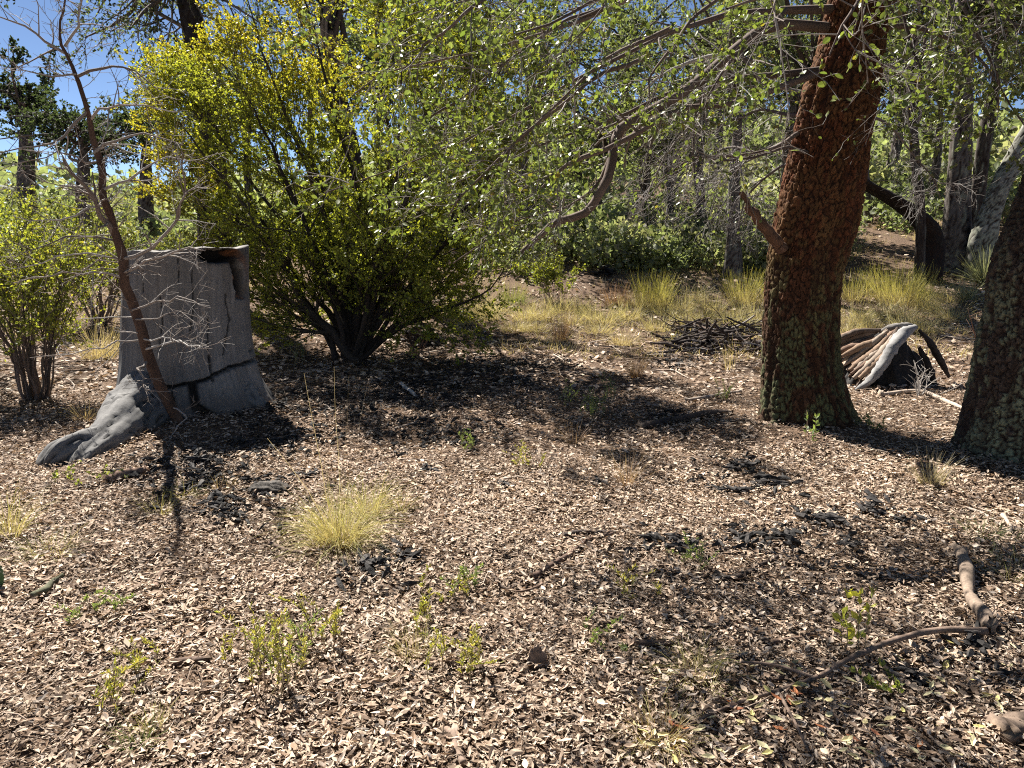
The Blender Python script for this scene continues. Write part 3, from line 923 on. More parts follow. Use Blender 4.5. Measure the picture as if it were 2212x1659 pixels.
def gnarled_root(rows, seed, sides=72, n=110):
    q = smoothpath([list(at(u, v, Y)) + [r] for (u, v, Y, r) in rows], n)
    V, F = tubes(q[None, :, :3], np.ones((1, n)), sides)
    V = V.reshape(n, sides, 3)
    D = V - q[:, None, :3]
    s_ = np.concatenate([[0], np.cumsum(np.linalg.norm(np.diff(q[:, :3], axis=0), axis=1))])
    A_, S_ = np.meshgrid(np.arange(sides) * 2 * np.pi / sides, s_)
    P_ = np.stack([np.cos(A_), np.sin(A_), S_], -1)
    lump_ = fbm(P_ * np.array([1.2, 1.2, 3.0]), 3, seed)
    fl_ = fbm(P_ * np.array([3.2, 3.2, 0.8]), 3, seed + 1)
    fi_ = fbm(P_ * np.array([14, 14, 3.0]), 3, seed + 2)
    wr_ = fbm(P_ * np.array([2.0, 2.0, 14.0]), 2, seed + 3)
    ck_ = sstep(0.05, 0.0, np.abs(fbm(P_ * np.array([2.5, 2.5, 2.2]), 3, seed + 4) - 0.03))
    rr_ = q[:, 3][:, None] * (1 + 0.22 * lump_ + 0.16 * fl_ + 0.03 * fi_ + 0.03 * wr_ - 0.12 * ck_)
    W = q[:, None, :3] + D * rr_[..., None]
    K_ = np.array([0.15, 0.146, 0.142]) * (1 + 0.3 * fi_ + 0.25 * lump_ + 0.2 * wr_)[..., None] * (1 - 0.8 * ck_[..., None])
    so_ = sstep(0.07, 0.0, W[..., 2] - H(W[..., 0], W[..., 1]))[..., None] * 0.6
    K_ = K_ * (1 - so_) + np.array([0.1, 0.08, 0.06]) * so_
    part("root", Geo().add(W, F, np.clip(K_.reshape(-1, 3), .005, .6)), M_wood, sroot_)
gnarled_root([(325, 800, 6.5, .10), (310, 850, 6.3, .20), (288, 905, 6.05, .225), (250, 948, 5.7, .19), (210, 978, 5.4, .155), (178, 1003, 5.2, .115), (162, 1035, 5.05, .05), (158, 1050, 5.0, .004)], 301)
gnarled_root([(240, 940, 5.6, .10), (190, 968, 5.4, .135), (135, 990, 5.22, .125), (106, 1008, 5.12, .085), (94, 1028, 5.06, .03), (92, 1034, 5.05, .003)], 321, 56, 80)
gnarled_root([(345, 850, 6.4, .12), (332, 910, 6.1, .16), (312, 955, 5.85, .11), (296, 990, 5.65, .03), (292, 996, 5.62, .003)], 341, 48, 60)
gnarled_root([(525, 850, 6.6, .12), (565, 895, 6.55, .12), (615, 915, 6.6, .07), (655, 925, 6.65, .02), (662, 926, 6.65, .003)], 361, 40, 50)

# ------------------------------------------------------------------ generic scrub tree
def scrub(name, label, cat, stems, stem_r, levels, leaf, barkcols, twigcols, matleaf, group=None, base=None, stem_sides=7, twig_sides=3, bare=False, colfn=None, leaf_kind="diamond", ):
    """stems: list of point lists (world). levels: spawn settings. leaf: per twig, size range, palette, weights, width"""
    base = stems[0][0] if base is None else base
    root = thing(name, label, cat, (base[0], base[1], float(H(base[0], base[1]))), group)
    P = np.array([smoothpath(s, 14) for s in stems])
    wob = np.cumsum(rng.normal(0, 0.022, P.shape), axis=1)
    wob -= wob[:, :1]
    P = P + wob
    R = np.array([r * (0.1 + 0.75 * np.linspace(1, 0, 14) ** 1.3) for r in stem_r])
    tg = Geo()
    V, F = tubes(P, R, stem_sides)
    tg.add(V, F, bcol(len(P), barkcols, 14 * stem_sides) * (1 + 0.5 * fbm(V * 8, 3, 3)[:, None]))
    part("trunk", tg, M_bark, root)
    bgx = Geo()
    cur, cr_ = P, R
    allb = []
    for i, lv in enumerate(levels):
        cur, cr_ = spawn(cur, cr_, **lv)
        V, F = tubes(cur, cr_, twig_sides if i else 5)
        bgx.add(V, F, bcol(len(cur), twigcols, cur.shape[1] * (twig_sides if i else 5)))
        allb.append((cur, cr_))
    part("branch", bgx, M_twig, root)
    if leaf:
        per, s0, s1, pal, w, width = leaf
        p_, a_, n_ = twig_leaves(cur, cr_, per, (0.1, 1.0), 1.0, 0.3)
        col = mixcol(pal, len(p_), w, 0.2) if colfn is None else colfn(p_)
        lg = Geo()
        place_leaves(lg, leaf_kind, p_, a_, n_, rng.uniform(s0, s1, len(p_)), col, width)
        c_ = part("crown", lg, matleaf, root, False)
    return root

# ------------------------------------------------------------------ the yellow-green many-stemmed shrub in the middle
sb = gp(758, 775)
SYB = sb[1]
def yellow_cols(p):
    n = len(p)
    w = n2(p[:, 0], p[:, 2], 0.9, 3, 61)
    rel = (p[:, 0] - sb[0])
    yel = sstep(0.1, 0.75, 0.3 * (p[:, 2] - 2.3) * (0.6 + 0.4 * (rel < 0.6)) - 0.2 * rel + 0.7 * w - 0.12) * 0.9
    yel = np.clip(yel + 0.25 * rng.normal(size=n) * (yel > 0.05), 0, 1)[:, None]
    greenc = mixcol([(0.28, 0.31, 0.065), (0.36, 0.39, 0.09), (0.21, 0.25, 0.055)], n, [0.4, 0.35, 0.25], 0.2)
    yelc = mixcol([(0.44, 0.40, 0.07), (0.40, 0.39, 0.07), (0.48, 0.36, 0.06)], n, [0.45, 0.35, 0.2], 0.15)
    return greenc * (1 - yel) + yelc * yel
stems, srad = [], []
def stem_to(rows, r, y0=0):
    stems.append([sb + np.array([rng.normal(0, .08), rng.normal(0, .08), -0.1])] + [at(u, v, SYB + d) for (u, v, d) in rows])
    srad.append(r)
stem_to([(700, 705, -.1), (640, 640, -.2), (560, 500, -.2), (440, 350, -.2), (370, 260, -.2)], .085)
stem_to([(752, 660, 0), (745, 560, .1), (700, 400, .2), (610, 250, .2), (540, 130, .1)], .095)
stem_to([(770, 650, 0), (775, 540, -.1), (760, 380, -.2), (700, 180, -.3), (640, -20, -.4)], .09)
stem_to([(800, 680, .1), (815, 560, .1), (830, 400, 0), (800, 200, 0), (770, -60, 0)], .08)
stem_to([(815, 680, .1), (850, 580, .3), (900, 420, .5), (910, 200, .7), (900, -40, .8)], .07)
stem_to([(820, 700, -.1), (880, 620, -.3), (960, 500, -.5), (1010, 330, -.6), (1020, 120, -.7)], .06)
stem_to([(830, 710, 0), (900, 650, .1), (990, 580, .2), (1070, 480, .3), (1120, 380, .3)], .05)
stem_to([(720, 700, .2), (640, 600, .5), (520, 420, .8), (430, 290, 1.0), (370, 190, 1.1)], .06)
stem_to([(705, 700, 0), (610, 620, .2), (480, 480, .4), (400, 390, .5), (340, 340, .6)], .05)
stem_to([(740, 680, -.2), (690, 560, -.4), (600, 360, -.6), (540, 230, -.7), (490, 140, -.8)], .06)
stem_to([(780, 690, -.4), (800, 560, -.9), (850, 380, -1.3), (860, 180, -1.6), (840, 20, -1.8)], .055)
stem_to([(790, 690, .5), (820, 560, 1.0), (760, 380, 1.4), (720, 150, 1.7), (700, -60, 1.8)], .055)
stem_to([(690, 715, .1), (600, 670, .1), (530, 600, .1), (440, 500, .1), (380, 430, .1)], .045)
stem_to([(840, 720, -.3), (920, 680, -.6), (1000, 650, -.9), (1060, 610, -1.0), (1090, 570, -1.1)], .04)
stem_to([(760, 640, .2), (700, 440, .5), (560, 240, .8), (470, 190, 1.0), (420, 160, 1.1)], .06)
stem_to([(810, 650, -.2), (870, 480, -.5), (930, 280, -.7), (960, 80, -.9), (970, -60, -1)], .06)
stem_to([(730, 690, -.2), (650, 540, 0), (500, 330, .2), (440, 240, .2), (390, 190, .2)], .05)
stem_to([(735, 680, .1), (650, 480, .3), (540, 300, .4), (480, 220, .5), (430, 170, .5)], .05)
stem_to([(745, 650, -.1), (690, 420, -.2), (610, 220, -.2), (570, 100, -.3), (550, -20, -.3)], .05)
stem_to([(700, 700, -.1), (600, 560, .3), (460, 400, .8), (400, 310, 1.0), (350, 240, 1.1)], .045)
stem_to([(825, 660, 0), (890, 480, -.2), (960, 260, -.3), (1010, 60, -.4), (1020, -60, -.4)], .05)
stem_to([(825, 670, .2), (900, 500, .4), (990, 330, .5), (1060, 180, .6), (1090, 60, .6)], .05)
stem_to([(815, 640, .1), (870, 420, .2), (920, 180, .3), (950, -40, .3), (960, -140, .3)], .05)
stem_to([(830, 690, -.2), (930, 560, -.5), (1030, 430, -.7), (1090, 330, -.8), (1120, 260, -.8)], .045)
scrub("flowering_shrub", "tall many-stemmed shrub with yellow and lime young leaves behind the stump", "shrub", stems, srad,
      [dict(m=15, L=1.0, ang=(18, 55), t=(0.14, 0.98), k=6, trop=(0, 0, 0.12), wig=0.09, rs=0.42, rmin=0.005),
       dict(m=8, L=0.6, ang=(18, 45), t=(0.1, 1.0), k=5, trop=(0, 0, 0.1), wig=0.1, rs=0.5, rmin=0.003),
       dict(m=4, L=0.3, ang=(20, 50), t=(0.1, 1.0), k=2, trop=(0, 0, 0.1), wig=0.12, rs=0.6, rmin=0.0022)],
      (15, 0.024, 0.043, None, None, 1.2), [(0.05, 0.04, 0.035), (0.08, 0.065, 0.055)], [(0.06, 0.05, 0.04), (0.10, 0.08, 0.06)], M_spring, base=sb, colfn=yellow_cols)

# ------------------------------------------------------------------ green shrubs at the left edge
def fan_shrub(label, u, v, w, h, nst, leafset, pal, wts, mat, name="leafy_shrub", seed=0, group=None, tr=None, lv=None, r0=0.02, cat="shrub", bark=None):
    b = gp(u, v)
    sts, rr = [], []
    for i in range(nst):
        a = rng.uniform(0, 2 * np.pi)
        e = math.sqrt(rng.uniform(0.03, 1))
        tipp = b + np.array([math.cos(a) * e * w, math.sin(a) * e * w * 0.8, h * (1 - 0.35 * e ** 2) * rng.uniform(0.75, 1.05)])
        s0 = b + np.array([math.cos(a) * 0.08, math.sin(a) * 0.08, -0.05])
        m1 = s0 + (tipp - s0) * np.array([0.25, 0.25, 0.4])
        m2 = s0 + (tipp - s0) * np.array([0.6, 0.6, 0.72])
        sts.append([s0, m1, m2, tipp])
        rr.append(r0 * rng.uniform(0.6, 1.2))
    lv = lv or [dict(m=8, L=0.4 * h, ang=(15, 45), t=(0.25, 0.98), k=5, trop=(0, 0, 0.1), wig=0.1, rs=0.5, rmin=0.003),
                dict(m=5, L=0.18 * h, ang=(20, 50), t=(0.15, 1), k=4, trop=(0, 0, 0.08), wig=0.12, rs=0.6, rmin=0.002)]
    return scrub(name, label, cat, sts, rr, lv, leafset[:3] + (pal, wts) + leafset[3:], bark or [(0.1, 0.08, 0.065), (0.16, 0.12, 0.1)],
                 [(0.14, 0.11, 0.09), (0.22, 0.18, 0.15)], mat, base=b, group=group)
LIME = [(0.27, 0.30, 0.07), (0.33, 0.37, 0.09), (0.19, 0.23, 0.06), (0.4, 0.37, 0.08)]
fan_shrub("lime-leaved shrub of thin fanned stems standing just left of the stump", 80, 862, 0.5, 1.9, 26, (12, 0.022, 0.038, 1.2), LIME, [0.4, 0.3, 0.22, 0.08], M_spring)
fan_shrub("pale green shrub reaching in from the left edge, behind the fanned stems", -190, 800, 1.3, 2.4, 24, (14, 0.03, 0.05, 1.2), LIME, [0.4, 0.3, 0.25, 0.05], M_spring)
fan_shrub("low grey-green bush half hidden behind the stump's left side", 215, 700, 1.3, 1.9, 22, (14, 0.028, 0.048, 1.1), [(0.2, 0.23, 0.09), (0.14, 0.17, 0.07), (0.26, 0.26, 0.1)], [0.4, 0.4, 0.2], M_spring)
fan_shrub("small fresh green bush in the open beyond the shrub's shade", 1195, 655, 0.5, 0.75, 12, (6, 0.025, 0.045, 1.2), LIME, [0.5, 0.3, 0.2, 0.0], M_spring, r0=0.008)

# ------------------------------------------------------------------ bare sapling in front of the stump
sap = at(392, 905, 6.0)
sap[2] = float(H(sap[0], sap[1])) - 0.05
spts = [sap] + A((345, 830, 5.95), (308, 740, 5.9), (285, 650, 5.88), (262, 560, 5.85), (240, 480, 5.82), (225, 420, 5.8), (208, 360, 5.8), (190, 235, 5.75), (150, 120, 5.7), (128, 60, 5.7), (150, -30, 5.7))
sp, sr = limb(spts, [.042, .042, .040, .037, .034, .030, .027, .024, .018, .012, .009, .006], 40)
sroot = thing("bare_sapling", "thin leafless sapling with wiry side twigs leaning in front of the grey stump", "sapling", (sap[0], sap[1], float(H(sap[0], sap[1]))))
V, F = tubes(sp[None], sr[None], 10)
V = V + 0.003 * fbm(V * 40, 2, 3)[:, None]
part("trunk", Geo().add(V, F, np.array([[0.10, 0.062, 0.045]]) * (1 + 0.6 * fbm(V * 18, 3, 9)[:, None])), M_bark, sroot)
br = [A((248, 510, 5.85), (225, 470, 5.75), (195, 420, 5.65), (150, 365, 5.55), (140, 340, 5.5)),
      A((262, 560, 5.85), (320, 540, 5.8), (380, 480, 5.7), (395, 430, 5.65), (430, 395, 5.6)),
      A((380, 480, 5.7), (397, 400, 5.65), (392, 340, 5.6), (395, 300, 5.55)),
      A((268, 590, 5.85), (330, 560, 5.75), (400, 535, 5.65), (450, 545, 5.6)),
      A((222, 410, 5.8), (290, 380, 5.75), (350, 345, 5.7), (440, 340, 5.6)),
      A((208, 350, 5.8), (150, 335, 5.75), (80, 345, 5.65), (-10, 365, 5.6)),
      A((203, 330, 5.78), (260, 300, 5.75), (330, 290, 5.7), (400, 310, 5.6)),
      A((195, 260, 5.77), (240, 230, 5.7), (300, 225, 5.6), (380, 240, 5.5)),
      A((190, 240, 5.75), (130, 300, 5.7), (60, 320, 5.6), (-20, 330, 5.5)),
      A((165, 160, 5.7), (110, 165, 5.65), (50, 150, 5.6), (-10, 110, 5.5)),
      A((168, 165, 5.7), (230, 140, 5.65), (290, 150, 5.6), (340, 190, 5.5)),
      A((150, 120, 5.7), (90, 80, 5.65), (40, 50, 5.6), (-20, 25, 5.5)),
      A((140, 100, 5.7), (170, 50, 5.65), (180, 0, 5.6), (200, -50, 5.5)),
      A((265, 600, 5.85), (190, 590, 5.7), (110, 595, 5.6), (20, 615, 5.5)),
      A((255, 560, 5.85), (180, 545, 5.75), (100, 560, 5.65), (10, 580, 5.6)),
      A((250, 520, 5.85), (170, 510, 5.8), (90, 530, 5.7), (20, 560, 5.6)),
      A((285, 670, 5.88), (350, 650, 5.75), (400, 645, 5.65), (445, 665, 5.6)),
      A((290, 690, 5.88), (350, 685, 5.75), (380, 670, 5.7), (430, 700, 5.6)),
      A((300, 730, 5.9), (360, 735, 5.75), (400, 740, 5.7), (450, 700, 5.6)),
      A((305, 735, 5.9), (240, 745, 5.75), (170, 765, 5.65), (60, 770, 5.5)),
      A((312, 755, 5.9), (380, 735, 5.8), (420, 750, 5.7), (450, 752, 5.6)),
      A((318, 780, 5.92), (300, 800, 5.75), (310, 830, 5.7), (330, 850, 5.7)),
      A((370, 880, 5.97), (400, 900, 5.8), (380, 930, 5.7), (365, 955, 5.6)),
      A((240, 480, 5.82), (180, 420, 5.7), (100, 400, 5.6), (20, 420, 5.5)),
      A((230, 440, 5.8), (180, 455, 5.7), (110, 480, 5.6), (30, 470, 5.5))]
P0 = np.array([smoothpath(b, 8) for b in br])
P0[:, 1:] += rng.normal(0, 0.012, P0[:, 1:].shape)
Q0 = np.linspace(0.0105, 0.0028, 8)[None] * rng.uniform(0.6, 1.25, (len(br), 1))
Q0[0] *= 1.9
Q0[1] *= 1.5
bb = Geo()
c1, q1 = spawn(P0, Q0, 9, 0.34, (35, 75), (0.15, 1), 5, (0, 0, 0.02), 0.14, 0.6, 0.0021)
c2, q2 = spawn(c1, q1, 4, 0.14, (35, 75), (0.2, 1), 4, (0, 0, 0.02), 0.14, 0.7, 0.0016)
c0, q0 = spawn(sp[None], sr[None], 60, 0.45, (50, 90), (0.2, 1), 6, (0, 0, 0.0), 0.15, 0.16, 0.0024)
c3, q3 = spawn(c0, q0, 5, 0.16, (35, 75), (0.2, 1), 4, (0, 0, 0.02), 0.14, 0.7, 0.0016)
for (b, r, sd) in ((P0, Q0, 6), (c1, q1, 4), (c2, q2, 3), (c0, q0, 5), (c3, q3, 3)):
    V, F = tubes(b, r, sd)
    bb.add(V, F, bcol(len(b), [(0.30, 0.26, 0.23), (0.2, 0.16, 0.135), (0.4, 0.37, 0.34)], b.shape[1] * sd))
part("branch", bb, M_twig, sroot)

# ------------------------------------------------------------------ trees behind
def bg_tree(label, rows, crown_c, crown_r, nl, leafset, pal, wts, name="oak_tree", bark=((0.10, 0.085, 0.075), (0.2, 0.175, 0.155)), limbs=9, group=None, lvl=None, lichen=0.4, extra=(), cat="tree"):
    """rows: (v, left, right, Y) trunk silhouette from the ground up; crown centre/radius in world metres above the trunk top"""
    tb = np.array(edge_table(rows, rows[0][3] if len(rows[0]) > 3 else 15, 0.15))
    last, prev = tb[-1], tb[-2]
    stp = norm((last - prev)[:3])
    tb = np.concatenate([tb, [np.append(last[:3] + stp * 0.5, last[3] * 0.5)], [np.append(last[:3] + stp * 0.9, last[3] * 0.12)]])
    root = thing(name, label, cat, (tb[0][0], tb[0][1], float(H(tb[0][0], tb[0][1]))), group)
    g, T = bark_trunk(tb, 40, 90, (0.06, 0.12), 0.014, int(rng.integers(99)), 4, 0.07, 0.06, 0.3, cols=bark, lichen=lichen, lich_col=(0.25, 0.26, 0.2), lich_z=(0, 2.5))
    part("trunk", g, M_bark, root)
    tops = tb[-1][:3]
    cc = tops + np.array(crown_c)
    sts = []
    for i in range(limbs):
        d = norm(rng.normal(size=3) * np.array([1, 1, 0.7]))
        tip = cc + d * np.array(crown_r) * rng.uniform(0.7, 1.0)
        f = rng.uniform(0.55, 1.0)
        k = int((len(T) - 1) * f)
        s0 = T[k, :3]
        sts.append(smoothpath([s0, s0 + (cc - s0) * 0.35 + rng.normal(0, .1, 3), (cc + tip) / 2 + rng.normal(0, .15, 3), tip], 12))
    P = np.array(sts)
    r0 = last[3] * 0.6
    R = np.linspace(0.55 * r0 + 0.02, 0.012, 12)[None] * rng.uniform(0.6, 1.1, (limbs, 1))
    bgx = Geo()
    V, F = tubes(P, R, 6)
    bgx.add(V, F, bcol(len(P), BARKCOL, 72) * 0.8)
    lvl = lvl or [dict(m=9, L=0.42 * crown_r[0], ang=(25, 65), t=(0.25, 1), k=5, trop=(0, 0, -0.02), wig=0.15, rs=0.5, rmin=0.006),
                  dict(m=6, L=0.22 * crown_r[0], ang=(25, 65), t=(0.15, 1), k=4, trop=(0, 0, 0.0), wig=0.15, rs=0.6, rmin=0.004)]
    cur, cq = P, R
    for i, lv in enumerate(lvl):
        cur, cq = spawn(cur, cq, **lv)
        V, F = tubes(cur, cq, 4 if i == 0 else 3)
        bgx.add(V, F, bcol(len(cur), [(0.09, 0.075, 0.065), (0.16, 0.14, 0.125), (0.24, 0.22, 0.2)], cur.shape[1] * (4 if i == 0 else 3)))
    part("branch", bgx, M_twig, root)
    if leafset:
        per, s0, s1, w = leafset
        p_, a_, n_ = twig_leaves(cur, cq, per, (0.1, 1), 1.0, 0.3)
        lg = Geo()
        place_leaves(lg, "diamond", p_, a_, n_, rng.uniform(s0, s1, len(p_)), mixcol(pal, len(p_), wts, 0.22), w)
        part("crown", lg, M_far, root, False)
    return root
DK = [(0.15, 0.17, 0.085), (0.2, 0.215, 0.115), (0.105, 0.12, 0.065), (0.26, 0.27, 0.16)]
DKW = [0.35, 0.3, 0.2, 0.15]
JUN = [(0.045, 0.06, 0.035), (0.065, 0.08, 0.045), (0.035, 0.045, 0.03)]
# right-hand group on the bank
bg_tree("straight grey trunk on the bank, between the dark leaning trunk and the forked pale one", [(536, 2035, 2098, 15.5), (420, 2045, 2095, 15.5), (300, 2055, 2098, 15.5), (200, 2062, 2098, 15.5)], (0, -0.2, 1.6), (2.1, 2.1, 1.5), 9, (11, 0.06, 0.1, 1.3), DK, DKW)
bg_tree("pale lichen-grey trunk on the bank leaning to the right", [(520, 2095, 2150, 15.0), (460, 2118, 2162, 15.0), (400, 2140, 2182, 15.0), (340, 2172, 2215, 15.0), (250, 2225, 2262, 14.9)], (0.6, -0.3, 1.6), (2.0, 2.0, 1.5), 9, (11, 0.06, 0.1, 1.3), DK, DKW, bark=((0.2, 0.2, 0.17), (0.36, 0.35, 0.3)), lichen=0.7)
bg_tree("slim dark trunk rising just behind the pale leaning one", [(515, 2088, 2118, 16.4), (420, 2098, 2126, 16.4), (310, 2112, 2140, 16.4), (220, 2130, 2155, 16.4)], (0, 0, 1.7), (1.9, 1.9, 1.5), 8, (11, 0.06, 0.1, 1.3), DK, DKW, bark=((0.05, 0.04, 0.035), (0.10, 0.085, 0.075)))
bg_tree("dark crooked trunk on the bank bending towards the large oak", [(542, 1990, 2038, 14.6), (490, 1975, 2028, 14.5), (450, 1930, 1985, 14.3), (415, 1875, 1925, 14.1), (385, 1830, 1870, 13.9), (330, 1800, 1835, 13.8)], (-0.6, 0, 1.9), (1.9, 1.8, 1.4), 8, (10, 0.06, 0.1, 1.3), DK, DKW, bark=((0.014, 0.012, 0.011), (0.035, 0.03, 0.028)), lichen=0.0)
bg_tree("thin dark upright stem crossing in front of the crooked trunk", [(555, 1976, 1999, 13.8), (450, 1978, 1998, 13.8), (340, 1966, 1986, 13.8), (240, 1960, 1978, 13.8)], (0, 0, 1.2), (1.4, 1.4, 1.2), 7, (6, 0.045, 0.08, 1.3), DK, DKW, bark=((0.05, 0.042, 0.036), (0.1, 0.085, 0.075)))
# behind the oak to its left
bg_tree("grey rough trunk with a low dead arm seen just left of the large oak", [(552, 1566, 1602, 14.8), (480, 1570, 1598, 14.8), (400, 1574, 1598, 14.8), (300, 1582, 1604, 14.8)], (-0.4, 0, 1.2), (2.2, 1.9, 1.5), 10, (6, 0.045, 0.075, 1.3), DK, DKW,
        lvl=[dict(m=10, L=1.0, ang=(25, 75), t=(0.2, 1), k=6, trop=(0, 0, -0.25), wig=0.2, rs=0.5, rmin=0.007), dict(m=7, L=0.55, ang=(25, 70), t=(0.15, 1), k=5, trop=(0, 0, -0.2), wig=0.2, rs=0.6, rmin=0.004)])
for i, (u, v, w, Yd, h, lab) in enumerate(((1290, 560, 18, 19, 2.3, "small twisted oak in the clearing, first of four from the yellow shrub"), (1385, 562, 16, 20, 2.6, "small twisted oak in the clearing, second of four from the yellow shrub"),
                                         (1440, 575, 22, 18, 2.6, "stout dark little oak, third of four in the clearing"), (1240, 545, 14, 23, 2.8, "faint slender oak farthest back in the clearing"))):
    bg_tree(lab, [(v, u - w / 2, u + w / 2, Yd), (v - 40, u - w / 2 - 8, u + w / 2 - 8, Yd), (v - 80, u - w / 2 + 6, u + w / 2 + 2, Yd), (v - 120, u - w / 2 + 10, u + w / 2 + 4, Yd)], (0.1, 0, 1.3), (2.0, 1.8, h * 0.55), 9, (7, 0.05, 0.09, 1.3), DK, DKW,
            bark=((0.05, 0.042, 0.04), (0.11, 0.095, 0.09)))
# tall half-bare trees behind the clearing
THICKET = []
for i, (u, v, w, Yd, lab) in enumerate(((1130, 540, 26, 17, "tall thinly leaved oak behind the right flank of the yellow shrub"), (1510, 545, 24, 17.5, "grey half-bare oak filling the gap left of the large trunk"), (1700, 548, 30, 19, "tall grey oak hidden behind the large trunk"), (1870, 552, 22, 20, "thin-leaved oak far behind the large trunk's right side"))):
    THICKET += [bg_tree(lab, [(v, u - w / 2, u + w / 2, Yd), (v - 80, u - w / 2 + 8, u + w / 2 + 4, Yd), (v - 180, u - w / 2 + 2, u + w / 2 - 4, Yd), (v - 280, u - w / 2 + 14, u + w / 2 + 4, Yd)], (0.2, 0, 1.0), (2.5, 2.2, 2.3), 13, (11, 0.05, 0.09, 1.3), DK, DKW,
            lvl=[dict(m=10, L=1.3, ang=(25, 70), t=(0.2, 1), k=5, trop=(0, 0, -0.1), wig=0.2, rs=0.5, rmin=0.008), dict(m=7, L=0.65, ang=(25, 70), t=(0.15, 1), k=4, trop=(0, 0, -0.05), wig=0.2, rs=0.6, rmin=0.005)])]
# left background
bg_tree("dark tall tree with heavy limbs against the sky above the yellow shrub", [(640, 425, 500, 13.5), (400, 430, 490, 13.5), (130, 405, 452, 13.5), (0, 385, 425, 13.5)], (-0.6, 0, -0.5), (3.0, 2.2, 1.7), 20, (9, 0.035, 0.06, 1.2), JUN + DK[:2], None, name="dark_tree", bark=((0.03, 0.026, 0.025), (0.06, 0.052, 0.05)), lichen=0.1,
        lvl=[dict(m=10, L=1.2, ang=(25, 65), t=(0.2, 1), k=6, trop=(0, 0, 0), wig=0.18, rs=0.5, rmin=0.007), dict(m=7, L=0.55, ang=(25, 65), t=(0.15, 1), k=4, trop=(0, 0, 0), wig=0.18, rs=0.6, rmin=0.005)])
bg_tree("dark tree standing behind the crown of the yellow shrub", [(640, 730, 800, 15.5), (400, 735, 790, 15.5), (200, 700, 745, 15.5)], (0.2, 0, 2.4), (2.9, 2.2, 2.0), 14, (10, 0.05, 0.08, 1.2), JUN + DK[:2], None, name="dark_tree", bark=((0.03, 0.026, 0.025), (0.06, 0.052, 0.05)), lichen=0.1)
bg_tree("rounded dark juniper on the skyline at far left", [(420, 40, 75, 24), (350, 42, 73, 24), (290, 45, 68, 24)], (-0.2, 0, 0.25), (1.75, 1.6, 1.35), 22, (16, 0.06, 0.11, 1.1), JUN, None, name="juniper_tree", lichen=0.1, cat="juniper")
bg_tree("low dark juniper below the skyline, left of the bare sapling", [(430, 165, 195, 20), (380, 168, 192, 20), (350, 170, 190, 20)], (-0.3, 0, -0.1), (2.3, 1.6, 0.95), 20, (12, 0.06, 0.1, 1.1), JUN, None, name="juniper_tree", lichen=0.1, cat="juniper")
bg_tree("dark green juniper behind the left edge of the yellow shrub", [(450, 300, 330, 22), (380, 303, 327, 22), (340, 305, 325, 22)], (0.1, 0, 0.0), (2.4, 1.6, 1.2), 20, (12, 0.06, 0.1, 1.1), JUN + DK[:2], None, name="juniper_tree", lichen=0.1, cat="juniper")

def copy_tree(src, loc, rz, sc, label, group):
    r = src.copy()
    C.objects.link(r)
    r.location = loc
    r.rotation_euler = (0, 0, rz)
    r.scale = (sc, sc, sc)
    r["label"] = label
    r["group"] = group
    for ch in src.children:
        c = ch.copy()
        C.objects.link(c)
        c.parent = r
    return r
src_trees = THICKET
for i, (u, Yt, sc) in enumerate(((1040, 22, 1.0), (1180, 27, 1.2), (1345, 30, 1.3), (1530, 29, 1.3), (1690, 27, 1.2), (1790, 23, 1.1), (1895, 26.5, 1.3),
                               (1975, 21, 1.0), (2085, 23.5, 1.2), (2185, 20.5, 1.1), (940, 24.5, 1.2), (840, 21, 1.1), (690, 23, 1.2), (560, 22, 1.1), (2260, 17, 1.1))):
    x = (u - 1106) / 1670.0 * Yt
    copy_tree(src_trees[i % len(src_trees)], (x, Yt, float(H(x, Yt)) - 0.1), rng.uniform(0, 6.28), sc, "thin-leaved grey oak in the thicket filling the background beyond the clearing", "oaks of the far thicket")
for i, (x, y, sc) in enumerate(((-7.5, -1.5, 1.5), (-4.5, -5, 1.5), (-0.5, -6.5, 1.6), (3.5, -5.5, 1.5), (7, -3, 1.5), (8.5, 1.5, 1.4), (-9.5, 3, 1.4), (1.5, -10, 1.8), (-4, -10, 1.8))):  # unseen oaks added to block skylight and deepen the shade
    copy_tree(src_trees[i % len(src_trees)], (x, y, float(H(x, y)) - 0.1), rng.uniform(0, 6.28), sc, "unseen oak added behind the viewer, outside the picture, to cut skylight", "added skylight-blocking oaks behind the viewer")

# far scrub over the bank, which reads as one mass
fs = Geo()
for (n, y0, y1, s) in ((150, 15.2, 18.5, 0.5), (170, 18.0, 24, 0.6), (220, 22, 34, 1.0), (240, 34, 80, 1.9)):
    yy = rng.uniform(y0, y1, n)
    xx = rng.uniform(-0.8, 0.8, n) * yy
    if y0 < 16:
        xx = rng.uniform(-0.02, 0.42, n) * yy
    for x, y in zip(xx, yy):
        m = 170
        d = norm(rng.normal(size=(m, 3))) * rng.uniform(0.35, 1, (m, 1)) ** 0.6
        sc = s * rng.uniform(0.5, 1.3)
        p = np.array([x, y, float(H(x, y)) + sc * 0.6]) + d * np.array([sc, sc, sc * 0.85])
        c = mixcol([(0.25, 0.27, 0.17), (0.30, 0.32, 0.21), (0.19, 0.21, 0.13), (0.33, 0.31, 0.23)], 1, None, 0.15)
        place_leaves(fs, "diamond", p, rng.normal(size=(m, 3)), norm(rng.normal(size=(m, 3))), rng.uniform(0.15, 0.3, m) * sc, np.repeat(c, m, 0) * rng.uniform(0.7, 1.3, (m, 1)), 1.2)
tag(link("distant_scrub", fs.mesh("distant_scrub", False), M_far), "grey-green mass of far scrub covering the bank beyond the oaks", "scrub", kind="stuff")

